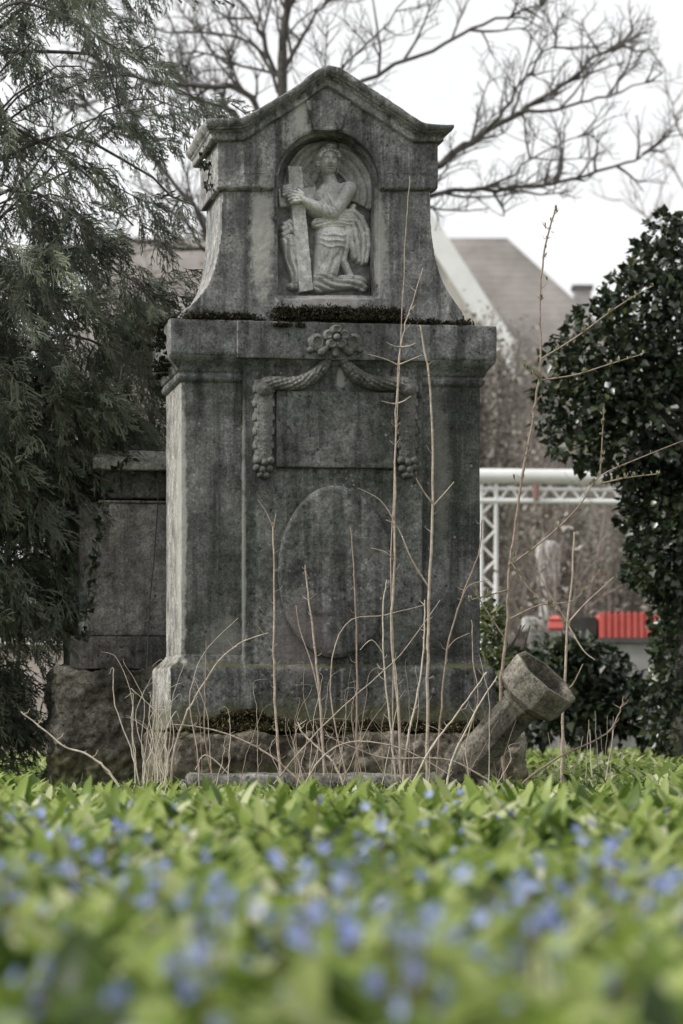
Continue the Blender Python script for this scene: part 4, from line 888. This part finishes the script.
stalk([(505,790),(500,700),(504,655),(507,627),(510,565),(515,530),(522,478),(529,440),(537,392),(541,359),(540,300),(545,248),(555,209)], 2.2, 'tall budding shoot rising right of the monument', Y=13.75, mat=brn_m, taper=.6, name='budding_shoot', cat='shoot',
      twig=[[(541,359),(575,338),(610,312),(636,295),(653,286)],[(541,380),(575,375),(610,364),(643,354)],[(512,564),(550,535),(580,505),(599,477),(640,458),(685,440)],[(600,476),(602,445),(604,406)],[(600,484),(625,478),(657,474)],
            [(506,640),(480,600),(474,585)],[(508,620),(540,605),(575,600),(600,570)],[(510,560),(530,590),(570,625)],[(508,590),(470,600)],[(541,378),(525,367)]])
SH = bpy.data.objects['budding_shoot']
T5, Q5 = strap(3, .8, .4, .22, .3, .8)
bl_m = leafmat('spring_bud', [(0, (.16,.15,.09)), (.6, (.3,.3,.18)), (1, (.42,.42,.28))], .6, .3, .3)
P = []
for o in [c for c in SH.children if c.name.startswith(('twig', 'stem'))]:
    vv = np.array([list(v.co) for v in o.data.vertices]); stemy = o.name.startswith('stem'); nn = 70 if stemy else 26
    sel = vv[vv[:, 2] > 1.0] if stemy else vv[len(vv)//5:]; idx = rng.integers(0, max(len(sel)//7, 1), nn)*7 % len(sel); P.append(sel[idx])
P = np.concatenate(P); P = np.concatenate([P, P+rng.normal(0, .004, P.shape)]); n = len(P)
V, Q, t = inst(T5, Q5, P, frames(rng.normal(0, .7, (n, 3))+[0, 0, .6]), .017*rng.uniform(.6, 1.7, n), rng.random(n)); link('buds', npmesh('buds', V, Q, t), bl_m, SH)['kind'] = 'stuff'
# arching and leaning ones
for pl, r, lab, m_ in (
    ([(171,790),(175,747),(188,710),(206,680),(222,658),(242,642),(268,633)], 1.6, 'long dry stalk arching up to the right across the left pilaster', dry_m),
    ([(310,792),(285,768),(262,750),(227,734),(198,727),(168,724)], 1.6, 'dry stalk arching low over the mossy ledge at the left', dry_m),
    ([(121,790),(104,767),(84,753),(65,747),(42,728),(21,712)], 1.8, 'bare dry stalk leaning far left in front of the conifer', pal_m),
    ([(492,785),(483,777),(455,762),(430,758),(385,758),(355,748),(325,735)], 1.5, 'dry stalk arching from the leaning stone over the kerb', dry_m),
    ([(410,790),(430,750),(448,726),(467,700),(486,672)], 1.5, 'pale stalk leaning right towards the head of the leaning stone', pal_m),
    ([(446,790),(452,760),(465,732),(482,700),(498,676)], 1.6, 'pale stalk lying against the shaft of the leaning stone', pal_m),
    ([(520,786),(559,757),(594,741),(612,728),(621,708),(623,697)], 1.5, 'brown twig curving up right of the leaning stone', brn_m),
    ([(270,790),(310,740),(350,700),(400,655),(440,600)], 1.1, 'thin dry stem slanting right under the oval', dry_m),
    ([(350,790),(330,690),(345,625),(385,615),(425,605)], 1.0, 'thin bent stem curling over the oval', dry_m),
    ([(215,790),(205,740),(205,690),(206,640)], 1.1, 'thin straight brown stem before the left pilaster', brn_m),
    ([(200,790),(197,750),(190,700),(203,655),(238,618)], .9, 'hair-thin twig slanting over the left pilaster', dry_m),
    ([(345,792),(335,765),(318,748),(302,732),(298,722)], 1.6, 'short thick pale stalk bent in front of the base', pal_m),
    ([(302,792),(320,760),(350,742),(400,748),(450,775)], 1.4, 'low looping dry stalk over the kerb', dry_m),
    ([(470,790),(466,745),(478,700),(473,660),(472,620)], 1.0, 'thin stem at the right corner of the plinth', dry_m),
    ([(240,792),(225,770),(205,755),(195,770)], 1.2, 'small dry loop of grass over the kerb left end', pal_m)):
    stalk(pl, r, lab, mat=m_, Y=13.3+random.uniform(-.12, .12), nodes=r > 1.2)
# pale clump of straw at the left corner
for i in range(20):
    x = 136+random.uniform(0, 32); tx = x+random.gauss(0, 15); ty = random.uniform(655, 740)
    stalk([(x+random.gauss(0, 2), 790), (x+(tx-x)*.3, 790-(790-ty)*.35), (x+(tx-x)*.4+random.gauss(0, 7), 790-(790-ty)*.7), (tx, ty), (tx+random.gauss(0, 9), ty-random.uniform(-8, 14))], random.uniform(.5, 1.15),
          'pale bleached straw stem in the clump at the left corner of the monument', mat=pal_m, Y=13.35+random.uniform(-.1, .1), taper=.85, name='straw_stem', group='straw clump at the left corner of the monument', nodes=False)
for i in range(46):
    x = random.uniform(180, 500); tx = x+random.gauss(0, 16); ty = random.uniform(660, 755)
    wob = random.gauss(0, 9); stalk([(x, 790), (x+(tx-x)*.25+wob*.5, 790-(790-ty)*.35), (x+(tx-x)*.6+wob, 790-(790-ty)*.72), (tx+wob*.6, ty), (tx+wob+random.gauss(0, 12), ty-random.uniform(-2, 14))], random.uniform(.3, .8),
          'short thin dry grass stem among others before the monument foot', mat=random.choice([dry_m, brn_m, pal_m]), Y=13.3+random.uniform(-.15, .15), taper=.85, name='dry_grass_stem', group='short dry stems before the monument foot', nodes=False)
for i in range(12):
    x = random.uniform(560, 620); tx = x+random.gauss(0, 12); ty = random.uniform(710, 755)
    stalk([(x, 788), (x+(tx-x)*.4, 770), (tx, ty)], random.uniform(.6, 1.1), 'short dry grass stem in the meadow right of the leaning stone', mat=pal_m, Y=14.3+random.uniform(-.3, .6), name='dry_grass_stem', group='dry grass right of the leaning stone', nodes=False)

# ------------------------------------------------------------------ meadow of leaves (uncountable) and squills
leaf_m = leafmat('meadow_leaf', [(0, (.025,.045,.011)), (.25, (.09,.15,.026)), (.5, (.24,.32,.065)), (.75, (.40,.47,.17)), (1, (.66,.65,.47))], .42, .45, .3)
def field(n, ya, yb, pw=1.0, side_=.9):
    Yv = ya*(yb/ya)**rng.random(n) if pw == 0 else ya+(yb-ya)*rng.random(n)**pw
    return np.stack([(rng.random(n)*2-1)*(Yv*.135+side_), Yv, np.zeros(n)], 1)
def clear(P):                                    # keep stones free
    x = P[:, 0]-MF.X0; y = P[:, 1]-MF.Y0; u = MF.c*x+MF.s*y; v = -MF.s*x+MF.c*y
    m = (u > -1.35) & (u < .9) & (v > -.17) & (v < 1.4); m |= (np.abs(u+.02) < .72) & (v > -.58) & (v < -.17); return P[~m]
parts = []
TW = 1
def scatter(P, tmpl, lo, hi, tb, wide=(1, 1), sway=1.0):
    n = len(P); az = rng.uniform(0, 2*PI, n); near = 1-.42*np.clip((P[:, 1]-9.5)/2.5, 0, 1)*(P[:, 1] < 13.9)*(np.abs(P[:, 0]) < 1.3); Dd = np.stack([np.cos(az), np.sin(az), rng.normal(0, .12, n)*sway], 1)
    S = rng.uniform(lo, hi, n)*near*(1+.1*np.clip((5.5-P[:, 1])/3, 0, 1)); W_ = rng.uniform(*wide, n); M = frames(Dd, rng.normal(0, .25, n)); parts.append(inst(*tmpl, P, M, np.stack([S*W_, S, S], 1), np.clip(rng.beta(*tb, n)+.2*np.sin(P[:, 0]*9+2*np.sin(P[:, 1]*4))*np.sin(P[:, 1]*6.5+1.3*np.sin(P[:, 0]*7)), 0, 1)))
patch = lambda P: P[(np.sin(P[:, 0]*5.1+P[:, 1]*2.3)+np.cos(P[:, 1]*3.7-P[:, 0]*2.9)+rng.normal(0, .9, len(P))) > -.6]
for (ya, yb, k) in ((1.0, 5.0, 1.0), (5.0, 13.9, 2.2)):
    scatter(clear(patch(field(int(4600*k), ya, yb))), strap(5, 1.0, .08, .125, .35, .65), .09, .165, (2, 2.4))     # upright strap leaves
    scatter(clear(field(int(2600*k), ya, yb)), strap(5, 1.6, .3, .14, .3, .65), .10, .175, (2, 2.6))          # arching
    scatter(clear(field(int(3400*k), ya, yb)), strap(4, .9, .45, .24, .25, .8), .07, .14, (2, 2.2))           # broad leaves
    scatter(clear(field(int(1900*k), ya, yb)), strap(4, .7, .9, .2, .2, .8), .06, .11, (5, 1.2))            # pale, flat, dead or light leaves
scatter(clear(field(3500, 11.2, 13.6)), strap(4, 1.0, .25, .09, .3, .6), .05, .085, (2.4, 2.2))
up_ = clear(field(800, 7.0, 13.4)); scatter(up_, strap(5, .8, .05, .09, .35, .6), .11, .22, (2.2, 2.2))
P = field(15000, 13.9, 30, 1.0, 1.0); scatter(clear(P), strap(3, 1.0, .3, .09, .3, .6), .08, .16, (2.2, 2.2))
P = field(6000, 13.9, 34, 1.0, 1.0); scatter(clear(P), strap(3, .9, .6, .25, .3, .8), .06, .12, (2.2, 2))
P = field(6000, 30, 60, 1.0, 2.0); scatter(clear(P), strap(3, .9, .3, .12, .3, .8), .1, .2, (2.2, 2.4))
V, Q, t = merge(parts); tag(link('ground_cover', npmesh('ground_cover', V, Q, t), leaf_m), 'fresh green spring leaves covering the ground before the monument', 'ground cover', kind='stuff')
# grass tufts at the foot of the stones
parts = []
gm = leafmat('grass_blade', [(0, (.03,.045,.02)), (.6, (.08,.11,.045)), (1, (.3,.28,.16))], .6, .3, .3)
P = np.concatenate([np.stack([rng.normal(c, .06, 50), rng.normal(y_, .04, 50), np.zeros(50)], 1) for c, y_ in [(at(p, 0, 13.5).x, 13.5+rng.uniform(-.2, .1)) for p in (75, 110, 150, 165, 180, 195, 215, 250, 300, 340, 380, 420, 465, 540, 575, 600)]])
scatter(P, strap(4, 1.1, .15, .022, .2, .5), .1, .24, (1.6, 2.4)); V, Q, t = merge(parts)
tag(link('grass', npmesh('grass', V, Q, t), gm), 'thin dark grass tufts at the foot of the stones', 'grass', kind='stuff')
# squills
pet_m = leafmat('squill_petal', [(0, (.24,.28,.58)), (.5, (.34,.40,.72)), (1, (.48,.55,.83))], .6, .3, .2)
stm_m = plain('flower_stem', (.10,.07,.06), (.16,.13,.07), 20)
def petals():
    T = []; Q = []; t0, q0 = strap(3, .9, .5, .17, -.2, .7)
    for k in range(6):
        a = 2*PI*k/6; c, s = math.cos(a), math.sin(a); n0 = len(T)
        T += [(x*c-y*s, x*s+y*c, z) for x, y, z in t0]; Q += [tuple(i+n0 for i in q) for q in q0]
    return np.array(T), np.array(Q)
TP, QP = petals()
def squill(hgt, nb_):
    rt = empty('blue_squill', (0, 0, 0)); top = Vector((random.gauss(0, .012), random.gauss(0, .012), hgt)); b = MB(); mid_ = top*.5+Vector((.004, 0, 0)); pts = spline([(0,0,-.01), mid_, top], 4)
    b.tube(pts, .0018, 5); b.build('stem', stm_m, rt)
    for k in range(nb_):
        p = pts[-1-k]+Vector((random.gauss(0, .014), random.gauss(0, .014), random.gauss(0, .008))); n1 = 1
        d = np.array([[random.gauss(0, .6), random.gauss(0, .6), .5]]); M = frames(d, np.array([random.uniform(0, 6)])); M = M[:, :, [0, 2, 1]]
        V, Q, t = inst(TP, QP, np.array([list(p)]), M, np.array([random.uniform(.011, .016)]), np.array([random.random()])); link('blossom', npmesh('blossom', V, Q, t), pet_m, rt)
    return rt
protos = [squill(.125, 3), squill(.145, 4), squill(.11, 2), squill(.135, 3)]
lab = 'small star-shaped blue squill flower on a thin stem among the green leaves'
spots_ = []
while len(spots_) < 125:
    py = random.uniform(797, 985); px_ = random.uniform(-15, 700); Yd = (H-.125)*F/(py-HOR)
    if Yd > 11.5: continue
    cx = random.gauss(0, 1)
    if math.sin(px_*.021+py*.03)+math.cos(px_*.013-py*.045)+random.gauss(0, 1.2) < -.3: continue
    spots_.append(((px_-341.5)*Yd/F, Yd))
for i, (x, y) in enumerate(spots_):
    if i < 4: c = protos[i]
    else:
        s_ = protos[i % 4]; c = s_.copy(); COL.objects.link(c)
        for chd in list(s_.children): d = chd.copy(); COL.objects.link(d); d.parent = c
    c.location = (x, y, 0); c.rotation_euler = (0, 0, random.uniform(0, 6.28)); k = random.uniform(.85, 1.2); c.scale = (k, k, k)
    tag(c, lab, 'flower', 'blue squills flowering in the meadow')
